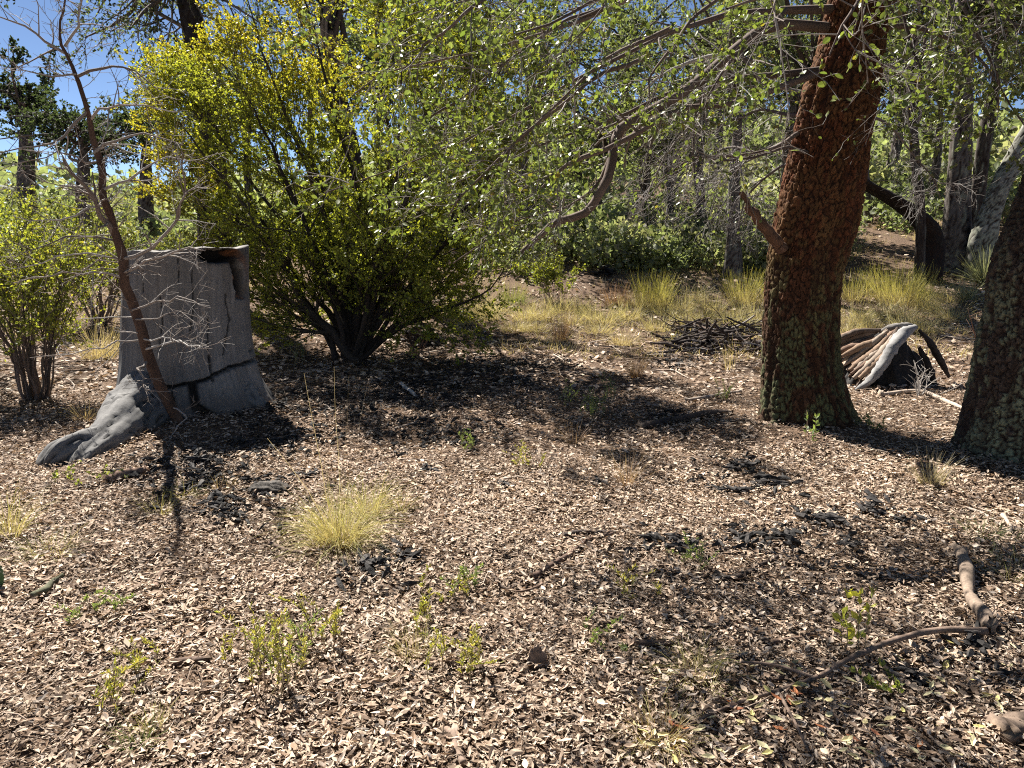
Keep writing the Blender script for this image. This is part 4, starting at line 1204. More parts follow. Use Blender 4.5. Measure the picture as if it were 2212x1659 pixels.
# ------------------------------------------------------------------ grasses
def blades(geo, b, n, rb, L, lean, droop, w, colbase, coltip, k=5, azim=None, jitter=0.06):
    a = rng.uniform(0, 2 * np.pi, n) if azim is None else azim
    rr = rb * np.sqrt(rng.random(n))
    base = np.stack([b[0] + rr * np.cos(a + rng.normal(0, .7, n)), b[1] + rr * np.sin(a + rng.normal(0, .7, n)), np.zeros(n)], -1)
    base[:, 2] = H(base[:, 0], base[:, 1]) - 0.01 + (b[2] - float(H(b[0], b[1])))
    le = np.abs(rng.normal(lean, lean * 0.55, n))
    d = np.stack([np.cos(a) * np.sin(le), np.sin(a) * np.sin(le), np.cos(le)], -1)
    ln = L * rng.uniform(0.45, 1.1, n)
    side = norm(np.cross(d, np.array([0, 0, 1.0])) + rng.normal(0, 0.5, (n, 3)))
    P = base
    pts = [P]
    for s in range(1, k):
        d = norm(d + np.array([0, 0, -droop]) * (s / k) + jitter * rng.normal(size=d.shape))
        P = P + d * (ln / (k - 1))[:, None]
        pts.append(P)
    pts = np.stack(pts, 1)
    pts[:, 1:, 2] = np.maximum(pts[:, 1:, 2], H(pts[:, 1:, 0], pts[:, 1:, 1]) + 0.015)
    ww = w * np.linspace(1, 0.25, k)[None, :, None] * rng.uniform(0.6, 1.3, (n, 1, 1)) * 0.5
    V = np.stack([pts - side[:, None] * ww, pts + side[:, None] * ww], 2).reshape(-1, 3)
    o = (np.arange(n)[:, None] * k + np.arange(k - 1)[None]) * 2
    F = np.stack([o, o + 1, o + 3, o + 2], -1).reshape(-1, 4)
    cb = mixcol(colbase, n, None, 0.12)
    ct = mixcol(coltip, n, None, 0.12)
    t = np.linspace(0, 1, k)[None, :, None]
    K = np.repeat((cb[:, None] * (1 - t) + ct[:, None] * t).reshape(-1, 3), 2, axis=0)
    geo.add(V, F, K)

STRAW = [(0.56, 0.46, 0.27), (0.48, 0.38, 0.23), (0.64, 0.55, 0.35)]
YG = [(0.42, 0.42, 0.13), (0.36, 0.38, 0.12), (0.5, 0.46, 0.18)]
GRN = [(0.16, 0.22, 0.09), (0.22, 0.28, 0.11), (0.12, 0.17, 0.08)]
RED = [(0.36, 0.22, 0.15), (0.3, 0.18, 0.12), (0.42, 0.28, 0.2)]
def tussock(u, v, label, n=260, rb=0.05, L=0.3, lean=0.5, droop=0.5, w=0.0035, cb=STRAW, ct=YG, group="grass tussocks", more=()):
    b = gp(u, v)
    g = Geo()
    blades(g, b, n, rb, L, lean, droop, w, cb, ct)
    for (n_, rb_, L_, le_, dr_, w_, cb_, ct_) in more:
        blades(g, b, n_, rb_, L_, le_, dr_, w_, cb_, ct_)
    return single("grass_tussock", g, M_grass, b, label, "grass", group)
tussock(735, 1175, "large yellow-green tussock with tall bent seed stalks in the middle foreground", 620, 0.10, 0.36, 0.55, 0.55, 0.0034, STRAW, YG,
        more=((16, 0.04, 0.85, 0.18, 0.28, 0.004, STRAW, [(0.6, 0.5, 0.38)]), (220, 0.13, 0.3, 1.1, 0.6, 0.003, STRAW, STRAW), (60, 0.08, 0.5, 0.7, 0.7, 0.003, STRAW, YG)))
tussock(795, 1110, "shorter yellow tussock growing against the back of the large one", 260, 0.08, 0.28, 0.6, 0.5, 0.0034, STRAW, YG)
tussock(865, 1105, "thin wispy yellow grass just right of the large tussock", 60, 0.05, 0.22, 0.5, 0.4, 0.0026, STRAW, YG)
tussock(110, 1195, "half-green flattened tussock near the left edge", 180, 0.10, 0.17, 0.9, 0.35, 0.003, STRAW, GRN + YG)
tussock(20, 1160, "tall dry tussock cut by the left edge", 160, 0.06, 0.32, 0.4, 0.4, 0.003, STRAW, YG)
tussock(345, 1105, "matted straw tussock below the stump's front roots", 150, 0.07, 0.16, 1.0, 0.3, 0.003, STRAW, YG)
tussock(395, 1070, "second matted straw tussock, touching the dark chunks near the stump", 130, 0.07, 0.15, 1.0, 0.3, 0.003, STRAW, YG)
tussock(480, 1060, "brown dry tuft between the stump and the dark dung", 90, 0.05, 0.14, 0.9, 0.3, 0.003, RED, STRAW)
tussock(1352, 1050, "spiky dead brown tussock in the open right of centre", 110, 0.04, 0.27, 0.45, 0.15, 0.003, RED, [(0.5, 0.38, 0.28)])
tussock(1240, 960, "small reddish tuft of dead grass in the centre", 70, 0.04, 0.2, 0.5, 0.2, 0.003, RED, [(0.42, 0.3, 0.22)])
tussock(1372, 815, "rust-brown upright tussock at the rim of the dark shade", 190, 0.06, 0.32, 0.35, 0.15, 0.004, RED, [(0.5, 0.35, 0.22)])
tussock(1345, 745, "bleached straw tussock near the branch pile", 260, 0.12, 0.34, 0.7, 0.45, 0.005, STRAW, STRAW)
tussock(1210, 735, "tall thin pinkish dead grass at the far rim of the shade", 170, 0.10, 0.62, 0.25, 0.1, 0.005, RED, [(0.48, 0.36, 0.27)])
tussock(1500, 1460, "yellow-green drooping tussock at lower right among pale leaves", 240, 0.07, 0.2, 0.8, 0.6, 0.0026, STRAW, YG)
tussock(1425, 1600, "rusty-based tussock lowest in the picture, right of centre", 230, 0.06, 0.17, 0.75, 0.5, 0.0023, [(0.55, 0.3, 0.12), (0.5, 0.4, 0.2)], STRAW + YG)
tussock(2010, 1050, "grey tussock standing in the large oak's trunk shadow", 150, 0.05, 0.26, 0.5, 0.3, 0.003, STRAW, [(0.4, 0.36, 0.28)])
tussock(300, 1610, "small green tuft alone near the bottom left", 90, 0.035, 0.12, 0.6, 0.35, 0.0025, GRN, GRN + YG)
tussock(335, 1575, "faded yellow tuft touching the small green one", 60, 0.035, 0.11, 0.5, 0.35, 0.0025, STRAW, YG)
tussock(895, 1410, "round greyish-yellow wiry tuft in the near centre", 200, 0.06, 0.15, 0.7, 0.1, 0.0022, STRAW, [(0.42, 0.4, 0.2)])
tussock(2130, 1160, "green grass beside the shadow at the right edge", 120, 0.12, 0.16, 0.6, 0.3, 0.003, GRN, GRN)
tussock(2195, 1240, "sparse green and straw grass at the right edge above the sticks", 120, 0.12, 0.16, 0.6, 0.3, 0.003, STRAW, GRN)
tussock(185, 910, "dry orange tuft leaning on the stump's long root", 90, 0.05, 0.24, 0.5, 0.3, 0.004, RED, STRAW)
tussock(220, 775, "straw-coloured tussock between the left shrub and the stump", 320, 0.18, 0.5, 0.4, 0.3, 0.005, STRAW, STRAW)
tussock(1575, 800, "pale thin stalks standing left of the large oak", 40, 0.05, 0.42, 0.2, 0.1, 0.004, STRAW, STRAW)

# broom-like yellow bushes beyond the shade
def broom(u, v, label, n, rb, L, lean, cb=STRAW, ct=[(0.5, 0.48, 0.08), (0.44, 0.45, 0.1), (0.58, 0.52, 0.14)], w=0.007, group="yellow broom-like clumps"):
    b = gp(u, v)
    g = Geo()
    blades(g, b, n, rb, L, lean, 0.05, w, cb, ct, k=4, jitter=0.1)
    return single("yellow_bush", g, M_grass, b, label, "bush", group)
broom(1945, 655, "broad bright yellow clump between the large oak and the spiky plant", 900, 0.42, 0.68, 0.42)
broom(1408, 668, "tall pale yellow clump with a raised crest in the clearing", 520, 0.24, 0.66, 0.32)
broom(1605, 655, "lime-yellow clump touching the large oak's left side", 420, 0.25, 0.6, 0.35)
broom(1845, 650, "small lime clump showing at the large oak's right side", 260, 0.2, 0.55, 0.35)
broom(1110, 655, "low olive clump at the right foot of the yellow shrub", 260, 0.2, 0.42, 0.4, GRN, YG)
broom(1330, 655, "low reddish-brown clump left of the crested yellow one", 240, 0.25, 0.4, 0.4, RED, [(0.4, 0.25, 0.19)])
# scattered pale grass over the clearing: individual tussocks, then the sparse remainder
clear = [(1000, 700), (1060, 690), (1120, 690), (1175, 690), (1230, 700), (1280, 690), (1290, 720), (1480, 700), (1520, 690), (1560, 715), (1600, 710), (1630, 690), (1850, 700), (1885, 710), (1960, 690), (2010, 670), (2040, 650), (1990, 720), (1920, 680), (1440, 680), (1150, 715), (1100, 715), (1030, 680), (1085, 670), (1200, 675), (1250, 672), (1310, 700), (1370, 690), (1420, 715), (1470, 670), (1540, 670), (1580, 690), (1830, 720), (1870, 690), (1950, 715), (2060, 690), (1500, 650), (1360, 660)]
for i, (u, v) in enumerate(clear):
    b = gp(u + rng.normal(0, 6), v)
    g = Geo()
    blades(g, b, 240, 0.17, 0.36 * rng.uniform(0.7, 1.25), 0.6, 0.35, 0.006, STRAW, [(0.55, 0.5, 0.28), (0.48, 0.46, 0.22)], k=4)
    single("grass_tussock", g, M_grass, b, "pale dry tussock scattered over the sunny clearing beyond the shade", "grass", "pale tussocks of the clearing")
gs = Geo()
for _ in range(1250):
    y = rng.uniform(9.6, 20)
    x = rng.uniform(-0.75, 0.75) * y
    if n2(x, y, 0.5, 2, 71) < -0.25 or (y < 11 and x < 0):
        continue
    b = np.array([x, y, float(H(x, y))])
    green = rng.random() < 0.18
    blades(gs, b, 34, 0.26, 0.15, 0.7, 0.3, 0.009, STRAW, GRN + YG if green else STRAW, k=3)
tag(link("dry_grass", gs.mesh("dry_grass"), M_grass), "thin dry grass over the sunny clearing", "grass", kind="stuff")

# spiky rosettes on the right
def rosette(u, v, label, n, L, w, Yfix=None):
    b = gp(u, v)
    g = Geo()
    blades(g, b, n, 0.06, L, 0.75, 0.05, w, [(0.3, 0.31, 0.2)], [(0.33, 0.36, 0.24), (0.26, 0.3, 0.2), (0.42, 0.42, 0.27)], k=4, jitter=0.02)
    return single("yucca_plant", g, M_grass, b, label, "yucca", "spiky grey-green rosettes")
rosette(2128, 612, "grey-green spiky rosette with stiff narrow leaves behind the edge trunk", 420, 0.72, 0.02)
rosette(2085, 650, "smaller drooping spiky rosette in front of the stiff one", 160, 0.5, 0.014)

# ------------------------------------------------------------------ upright weeds
def weed(u, v, label, n, h, spread=0.05, leafs=70, cols=None, ls=0.02, width=0.35):
    b = gp(u, v)
    cols = cols or [(0.34, 0.33, 0.12), (0.28, 0.31, 0.12), (0.42, 0.38, 0.16)]
    root = thing("weed_plant", label, "weed", b, "small upright weeds")
    P = []
    for i in range(n):
        s0 = b + np.array([rng.normal(0, spread), rng.normal(0, spread), 0])
        s0[2] = float(H(s0[0], s0[1])) - 0.01
        hh = h * rng.uniform(0.6, 1.1)
        P.append(smoothpath([s0, s0 + np.array([rng.normal(0, .02), rng.normal(0, .02), hh * .5]), s0 + np.array([rng.normal(0, .05), rng.normal(0, .05), hh])], 8))
    P = np.array(P)
    R = np.linspace(0.0024, 0.001, 8)[None].repeat(n, 0)
    V, F = tubes(P, R, 4)
    part("stem", Geo().add(V, F, bcol(n, [(0.28, 0.2, 0.13), (0.34, 0.28, 0.16)], 32)), M_twig, root)
    p_, a_, n_ = twig_leaves(P, R, leafs, (0.3, 1.0), 1.4, 0.2)
    a_[:, 2] = np.abs(a_[:, 2]) + 0.3
    lg = Geo()
    place_leaves(lg, "diamond", p_, a_, n_, ls * rng.uniform(0.6, 1.4, len(p_)), mixcol(cols, len(p_), None, 0.2), width)
    part("foliage", lg, M_spring, root, False)
GW = [(0.2, 0.27, 0.14), (0.26, 0.32, 0.18), (0.16, 0.22, 0.12)]
for (u, v, lab, n, h, lf, cl) in (
    (592, 1490, "tallest yellow-green weed of the near left, standing in a loose clump", 9, 0.27, 60, None),
    (690, 1400, "yellowish weed just right of the tallest one", 6, 0.2, 50, None),
    (645, 1440, "slender weed between the tallest one and its yellowish neighbour", 4, 0.2, 40, GW),
    (535, 1440, "thin weed left of the tallest one", 4, 0.17, 40, None),
    (995, 1450, "wispy olive weed right of the round wiry tuft", 7, 0.19, 55, None),
    (915, 1340, "small olive sprig above the round wiry tuft", 3, 0.13, 40, None),
    (965, 1290, "tiny weed in line with the forked dark stick", 3, 0.1, 40, None),
    (1015, 1270, "leafy little green weed left of the forked dark stick", 4, 0.1, 45, GW),
    (1275, 905, "fresh green weed at the front rim of the dark shade", 8, 0.24, 60, GW),
    (1305, 880, "taller green sprig behind the fresh weed at the shade's rim", 4, 0.3, 50, GW),
    (1230, 880, "thin green weed inside the shade's front rim", 4, 0.22, 40, GW),
    (1130, 1010, "olive weed in the open centre", 4, 0.15, 45, None),
    (1010, 975, "green sprig at the lower end of the shade", 4, 0.14, 40, GW),
    (225, 1325, "blue-green sprig left of the curved stick", 4, 0.09, 45, GW),
    (275, 1460, "small yellow weed in the lower left", 4, 0.1, 40, None),
    (255, 1530, "dried weed near the bottom-left tufts", 4, 0.12, 30, None),
    (1500, 1230, "grey-green sprig left of the half-buried dark stick", 4, 0.12, 40, GW),
    (1820, 1420, "lanky yellow-leaved weed rising above the long fallen branch", 4, 0.24, 14, [(0.5, 0.5, 0.12), (0.4, 0.44, 0.14)]),
    (1565, 870, "pale green weed left of the large oak's foot", 5, 0.2, 50, GW),
    (1755, 960, "small leafy sprout in front of the large oak's foot", 3, 0.2, 14, GW),
    (1880, 930, "bright green sprout right of the large oak's foot", 5, 0.12, 50, GW),
    (650, 790, "green weed between the stump and the yellow shrub", 6, 0.35, 60, GW),
    (1360, 1290, "dry olive sprig beside the bleached fan of twigs", 3, 0.12, 35, None),
    (1290, 1395, "blue-green sprig right of the upright bark piece", 3, 0.08, 40, GW)):
    weed(u, v, lab, n + 3 if lf > 20 else n, h * 1.15, 0.05, lf, cl, 0.02 if lf > 20 else 0.035, 0.4 if lf > 20 else 0.9)
for (u, v, lab) in ((150, 1040, "green creeping weed at the tip of the stump's long root"), (215, 1045, "second green creeping weed by the tip of the long root"), (1905, 1500, "green sprout under the long fallen branch")):
    weed(u, v, lab, 5, 0.09, 0.06, 14, [(0.2, 0.25, 0.09), (0.26, 0.3, 0.12)], 0.024, 0.9)

# ------------------------------------------------------------------ sticks and fallen branches
def stick(rows, label, r0, r1=None, cols=((0.2, 0.145, 0.11),), name="fallen_stick", lift=0.0, n=26, mat=None, sub=(), sides=9, cat="stick", group=None):
    pts = []
    for row in rows:
        p = gp(row[0], row[1])
        p[2] += (row[2] if len(row) > 2 else 0.0)
        pts.append(p)
    r1 = r0 * 0.55 if r1 is None else r1
    q = smoothpath(pts, n)
    nc = max(4, n // 6)
    lo = lambda amp: np.interp(np.linspace(0, 1, n), np.linspace(0, 1, nc), rng.normal(0, amp, nc))
    rad = np.linspace(r0, r1, n) * (1 + lo(0.12) + 0.03 * rng.normal(size=n))
    q[:, 2] += rad * 0.45 + 0.012 + lift
    q += np.stack([lo(r0 * 0.5), lo(r0 * 0.5), lo(r0 * 0.2)], -1)
    g = Geo()
    def addt(q, rad, sides):
        V, F = tubes(q[None], rad[None], sides)
        cen = np.repeat(q, sides, axis=0)
        d = V - cen
        f = 1 + (0.22 if r0 < 0.02 else 0.4) * fbm(V * (0.35 / max(r0, .004)), 4, 77, 0.65)
        cen = cen + (0 if r0 < 0.02 else 1) * np.where((np.arange(len(V)) < sides)[:, None] | (np.arange(len(V)) >= len(V) - sides)[:, None], rng.normal(0, r0 * 0.5, V.shape), 0)
        V = cen + d * f[:, None]
        nv = len(V)
        c = np.array(cols)[rng.integers(len(cols))][None] * (1 + 0.55 * fbm(V * np.array([[14, 14, 14]]), 4, 78)[:, None])
        j = np.arange(sides)
        T1 = np.stack([np.full(sides, nv), (j + 1) % sides, j], -1)
        o = nv - sides
        T2 = np.stack([np.full(sides, nv + 1), o + j, o + (j + 1) % sides], -1)
        V = np.concatenate([V, [q[0], q[-1]]])
        c = np.concatenate([c, [[0.3, 0.22, 0.15], [0.3, 0.22, 0.15]]])
        g.add(V, F, np.clip(c, .01, .8))
        g.T.append(np.concatenate([T1, T2]) + g.n - len(V))
    addt(q, rad, sides)
    for (a, b, rr) in sub:
        i = int(a * (n - 1))
        e = gp(b[0], b[1])
        e[2] += (b[2] if len(b) > 2 else 0.02) + 0.015
        qq = smoothpath([q[i], (q[i] + e) / 2 + rng.normal(0, .012, 3), e], 10)
        addt(qq, np.linspace(rr, rr * 0.5, 10), 6)
    loc = q[0].copy()
    return single(name, g, mat or M_stick, loc, label, cat, group)
BR = ((0.17, 0.115, 0.085), (0.21, 0.15, 0.115))
GY = ((0.42, 0.34, 0.27), (0.36, 0.3, 0.25))
DB = ((0.05, 0.038, 0.032), (0.075, 0.055, 0.045))
stick([(2128, 1392, .03), (2030, 1390, .03), (1920, 1415, .03), (1830, 1445, .02), (1760, 1475), (1690, 1500), (1620, 1525), (1550, 1555), (1475, 1585)], "long thin fallen branch slanting across the lower right", 0.012, 0.005, BR, "fallen_branch", 0.01, 44,
      sub=((0.52, (1600, 1448, .02), .008), (0.62, (1640, 1575), .006), (0.66, (1745, 1645), .007), (0.3, (1990, 1480), .005)), cat="branch")
stick([(2070, 1205, .02), (2085, 1270, .02), (2110, 1330, .02), (2135, 1372, .02)], "thick bleached broken limb lying upright to the long fallen branch", 0.029, 0.024, ((0.25, 0.19, 0.145),), "fallen_branch", 0, 30, sides=14, cat="branch")
stick([(1800, 1560), (1900, 1545), (2050, 1550), (2215, 1570)], "long straight twig lying along the bottom right", 0.006, 0.005, BR)
stick([(1665, 1400), (1720, 1385), (1760, 1375)], "short brown stick above the long fallen branch", 0.012, 0.009, BR)
stick([(1150, 1255), (1195, 1225), (1235, 1205), (1275, 1170), (1325, 1160)], "wavy dark root-like stick in the near centre", 0.015, 0.010, ((0.13, 0.085, 0.065),), n=34)
stick([(1150, 1255), (1170, 1270), (1120, 1285), (1090, 1265), (1060, 1235)], "thin crooked twig at the lower end of the wavy stick", 0.006, 0.004, BR)
stick([(1215, 1165), (1260, 1158), (1330, 1155)], "short charred stick lying over the wavy one's far end", 0.014, 0.011, DB, mat=M_char)
stick([(1385, 930), (1430, 915), (1500, 905), (1565, 893)], "dark half-buried log in front of the large oak's left side", 0.05, 0.032, DB, "fallen_log", -0.01, 30, M_char, sides=14, cat="log")
stick([(1240, 1300), (1275, 1280), (1310, 1245), (1330, 1215)], "bleached curved twig of the fan right of the wavy stick", 0.007, 0.004, GY)
stick([(1285, 1215), (1300, 1250), (1330, 1275), (1400, 1290)], "long pale twig bowing away from the wavy stick", 0.007, 0.004, GY)
stick([(1280, 1260), (1320, 1290), (1345, 1315)], "pale splinter in the bleached fan of twigs", 0.007, 0.004, GY)
stick([(1310, 1230), (1380, 1265), (1440, 1290)], "outermost pale twig of the bleached fan", 0.006, 0.004, GY)
stick([(1260, 1330), (1340, 1345), (1420, 1370)], "slender twig pointing at the upright bark piece", 0.006, 0.004, BR)
stick([(1340, 1385), (1400, 1395), (1450, 1400)], "flat brown stick above the yellow-green drooping tussock", 0.014, 0.01, BR)
stick([(1595, 1260), (1650, 1225), (1695, 1200)], "dark slanting stick in the dappled right foreground", 0.013, 0.009, DB)
stick([(1540, 1245), (1580, 1255), (1630, 1235)], "black half-burnt stick meeting the dark slanting one", 0.014, 0.01, DB, mat=M_char)
stick([(1690, 1470), (1660, 1475), (1600, 1470)], "short fork lying left of the long fallen branch", 0.007, 0.004, BR)
stick([(2080, 1100), (2130, 1120), (2165, 1140)], "pale bent stick at the front rim of the trunk shadow", 0.012, 0.009, GY)
stick([(2165, 1120), (2180, 1140), (2178, 1160)], "short bleached snag right of the pale bent stick", 0.014, 0.01, GY)
stick([(70, 1300), (100, 1275), (140, 1250)], "mossy dark stick near the left edge", 0.017, 0.012, ((0.12, 0.12, 0.075),))
stick([(333, 1285), (335, 1262), (352, 1245), (372, 1242)], "small curved brown stick in the left foreground", 0.016, 0.012, ((0.22, 0.15, 0.11),))
stick([(370, 1445), (420, 1438), (455, 1430)], "short chunky stick in the lower left", 0.018, 0.012, ((0.13, 0.09, 0.07),))
stick([(225, 1045), (270, 1035), (315, 1025)], "brown slab of wood below the stump's long root", 0.035, 0.028, ((0.2, 0.13, 0.095),), "wood_slab", -0.01, 20, cat="wood")
stick([(320, 1040), (370, 1030), (415, 1005)], "thin curved root lying in front of the stump", 0.012, 0.008, BR)
stick([(865, 835, .02), (880, 850, .02), (900, 865, .02)], "pale bone-grey stick lit inside the dark shade", 0.022, 0.016, ((0.5, 0.46, 0.42),))
stick([(855, 930), (900, 915), (935, 890)], "thin curved twig inside the shade's lower part", 0.009, 0.006, GY)
stick([(875, 1650), (900, 1615), (920, 1580)], "dark straight twig standing out at the bottom centre-left", 0.006, 0.004, ((0.09, 0.06, 0.05),))
stick([(800, 1605), (840, 1612), (890, 1620)], "pale thin twig meeting the dark one at the bottom", 0.006, 0.005, GY)
stick([(965, 1580), (985, 1610), (1000, 1655)], "brown strip of bark at the bottom centre", 0.013, 0.01, ((0.26, 0.19, 0.145),))
stick([(1060, 1250, .01), (1095, 1280), (1130, 1260)], "small forked dark stick in the near centre", 0.008, 0.005, DB)
stick([(1500, 740), (1560, 745), (1630, 750)], "twisted grey root below the branch pile", 0.03, 0.02, BR)
stick([(1480, 870), (1540, 860), (1600, 850)], "weathered stick behind the half-buried log", 0.022, 0.014, GY)
stick([(1900, 860), (1990, 850), (2060, 880), (2110, 900)], "low curved root running to the edge trunk", 0.025, 0.016, GY)
stick([(1390, 770), (1440, 765), (1500, 750)], "dark bent branch reaching left out of the branch pile", 0.03, 0.018, DB, mat=M_char)
stick([(1075, 1210), (1100, 1190), (1150, 1160), (1180, 1130)], "long thin straight twig pointing up to the centre", 0.004, 0.003, BR)
stick([(580, 1180), (640, 1200), (690, 1190)], "buried root line left of the large tussock", 0.012, 0.008, BR)

# dead branch pile behind the oak
bp0 = gp(1560, 745)
pile = thing("branch_pile", "tangled pile of dark dead branches behind the large oak's left side", "brush pile", bp0)
pl = Geo()
nP = 230
ctr = np.array([gp(u, v) for u, v in zip(rng.uniform(1450, 1640, nP), rng.uniform(705, 765, nP))])
yaw = rng.uniform(0, 2 * np.pi, nP)
L = rng.uniform(0.15, 0.7, nP)
P = np.zeros((nP, 6, 3))
d = np.stack([np.cos(yaw), np.sin(yaw) * 0.6, rng.normal(0.02, 0.07, nP)], -1)
P[:, 0] = ctr - d * L[:, None] * 0.5
P[:, 0, 2] = np.maximum(P[:, 0, 2], H(P[:, 0, 0], P[:, 0, 1])) + rng.uniform(0.0, 0.12, nP)
for s in range(1, 6):
    d = norm(d + 0.16 * rng.normal(size=d.shape))
    P[:, s] = P[:, s - 1] + d * (L / 5)[:, None]
    P[:, s, 2] = np.maximum(P[:, s, 2], H(P[:, s, 0], P[:, s, 1]) + 0.015)
R = rng.uniform(0.006, 0.03, (nP, 1)) * np.linspace(1, 0.5, 6)[None]
V, F = tubes(P, R, 6)
pl.add(V, F, bcol(nP, [(0.05, 0.04, 0.036), (0.1, 0.08, 0.07), (0.3, 0.27, 0.25), (0.17, 0.12, 0.095)], 36, [0.6, 0.2, 0.08, 0.12]))
part("branch", pl, M_stick, pile)

# ------------------------------------------------------------------ the weathered root crown behind the oak
lc = gp(1930, 838)
lc[1] += 0.35
YL = lc[1]
rc = thing("root_crown", "low broken hollow stump of splintered brown wood with a pale grey ridge and a side blackened for char and shade", "stump", lc)
nth, nz = 120, 46
TH, I = np.meshgrid(np.arange(nth) * 2 * np.pi / nth, np.arange(nz))
f = I / (nz - 1)
n3 = np.stack([np.cos(TH) * 2, np.sin(TH) * 2, f * 1.2], -1)
rr = (0.16 + 0.36 * (1 - f) ** 0.9) * (1 + 0.22 * fbm(n3 * 1.3, 4, 8) + 0.08 * (1 - np.abs(np.sin(9 * TH + 3 * fbm(n3, 2, 4)))))
zz = lc[2] - 0.08 + (at(1960, 722, YL)[2] - lc[2] + 0.08) * f * (1 - 0.3 * sstep(-0.1, 1, np.cos(TH))) + 0.03 * fbm(n3 * 3, 3, 10) * f
V = np.stack([lc[0] + 0.05 + 0.12 * f + 1.08 * rr * np.cos(TH), YL + 0.03 + 0.7 * rr * np.sin(TH), zz], -1)
top_c = V[-1].mean(0) - np.array([0, 0, 0.2])
V = np.concatenate([V, (V[-1] * 0.7 + top_c * 0.3)[None], np.repeat(top_c[None], nth, 0)[None]])
a = np.arange(nz + 1)[:, None] * nth
j = np.arange(nth)[None]
F = np.stack([a + j, a + (j + 1) % nth, a + nth + (j + 1) % nth, a + nth + j], -1).reshape(-1, 4)
part("char_shade_core", Geo().add(V, F, np.array([[0.02, 0.017, 0.015]]) * (1 + 0.5 * fbm(V.reshape(-1, 3) * 20, 3, 3)[:, None])), M_char, rc)  # black colour carries char and the shade of the hollow right side
def splinter(rows, r, col, flat=0.5, n=22, sides=9):
    q = smoothpath([list(at(u, v, Y)) + [rr_] for (u, v, Y, rr_) in rows], n)
    V, F = tubes(q[None, :, :3], (q[:, 3] * r)[None], sides)
    V = V.reshape(n, sides, 3)
    D = V - q[:, None, :3]
    D[..., 2] *= flat + 0.5
    nn = fbm(V * np.array([30, 30, 30]), 3, int(rng.integers(999)))
    D = D * (1 + 0.4 * nn)[..., None]
    V = q[:, None, :3] + D
    K = np.asarray(col) * (1 + 0.55 * fbm(V * np.array([18, 18, 45]), 3, 12))[..., None]
    part("splinter", Geo().add(V, F, np.clip(K.reshape(-1, 3), .01, .7)), M_wood, rc)
for i in range(34):
    t = i / 33.0
    a0 = np.array([1908 + 40 * t + rng.normal(0, 4), 716 + rng.normal(0, 5) + 8 * (1 - t)])
    e0 = np.array([1795 + 70 * t + rng.normal(0, 6), 735 + 105 * t + rng.normal(0, 8)])
    mid = a0 * 0.55 + e0 * 0.45 + np.array([6 * (1 - t), 14 * t - 10 * (1 - t)]) + rng.normal(0, 4, 2)
    y0, y1 = YL + 0.12 - 0.2 * t, YL + 0.25 - 0.62 * t
    col = [(0.24, 0.165, 0.115), (0.17, 0.11, 0.08), (0.3, 0.24, 0.19), (0.1, 0.075, 0.06)][int(rng.integers(4))]
    splinter([(a0[0], a0[1], y0, .6), (mid[0], mid[1], (y0 + y1) / 2 - 0.05, 1.0), ((mid[0] + e0[0]) / 2, (mid[1] + e0[1]) / 2 + rng.normal(0, 3), (y0 + 3 * y1) / 4 - 0.03, 1.0), (e0[0], e0[1], y1, .45)], rng.uniform(0.02, 0.042), col)
splinter([(1978, 706, YL + .02, .5), (1955, 718, YL - .1, 1.0), (1930, 748, YL - .26, 1.05), (1908, 785, YL - .36, .9), (1880, 820, YL - .44, .7), (1848, 843, YL - .5, .2)], 0.058, (0.25, 0.243, 0.236), 0.4, 40, 16)
splinter([(1900, 716, YL + .1, .5), (1925, 708, YL + .05, 1.0), (1955, 703, YL + .02, 1.0), (1980, 706, YL + .02, .4)], 0.035, (0.2, 0.185, 0.17), 0.5, 26, 12)
splinter([(1985, 712, YL + .0, .4), (2012, 745, YL - .05, 1.0), (2032, 780, YL - .08, 1.0), (2050, 815, YL - .05, .4)], 0.035, (0.045, 0.038, 0.034), 0.5, 26, 12)
splinter([(1985, 750, YL - .15, .4), (2005, 790, YL - .22, 1.0), (2020, 830, YL - .25, .5)], 0.04, (0.03, 0.026, 0.024), 0.5, 20, 12)
# dead twigs beside it and by the edge trunk
def dead_plant(u, v, label, n, h, spread, col, r=0.003, L2=0.25):
    b = gp(u, v)
    root = thing("dead_plant", label, "dead plant", b, "dead twiggy plants")
    P = []
    for i in range(n):
        e = np.array([rng.normal(0, spread), rng.normal(0, spread * .6), h * rng.uniform(0.6, 1.1)])
        P.append(smoothpath([b + np.array([0, 0, -0.03]), b + e * 0.5 + rng.normal(0, .03, 3), b + e], 8))
    P = np.array(P)
    R = np.linspace(r * 1.6, r * 0.6, 8)[None].repeat(n, 0)
    c1, q1 = spawn(P, R, 7, L2, (30, 70), (0.2, 1), 5, (0, 0, 0.05), 0.15, 0.6, r * 0.5)
    g = Geo()
    for (b_, r_, sd) in ((P, R, 5), (c1, q1, 4)):
        V, F = tubes(b_, r_, sd)
        g.add(V, F, bcol(len(b_), col, b_.shape[1] * sd))
    part("stem", g, M_twig, root)
dead_plant(2125, 790, "reddish dead twiggy plant leaning on the lichened edge trunk", 4, 0.75, 0.16, [(0.16, 0.085, 0.06), (0.22, 0.13, 0.09)], 0.006, 0.3)
dead_plant(1985, 858, "bleached dead twigs sprawling in front of the low hollow stump", 8, 0.32, 0.2, [(0.5, 0.46, 0.42), (0.38, 0.34, 0.3)], 0.0035, 0.2)
dead_plant(900, 770, "brown dead twigs at the right foot of the yellow shrub", 8, 0.45, 0.2, [(0.24, 0.14, 0.09), (0.16, 0.1, 0.07)], 0.004, 0.25)

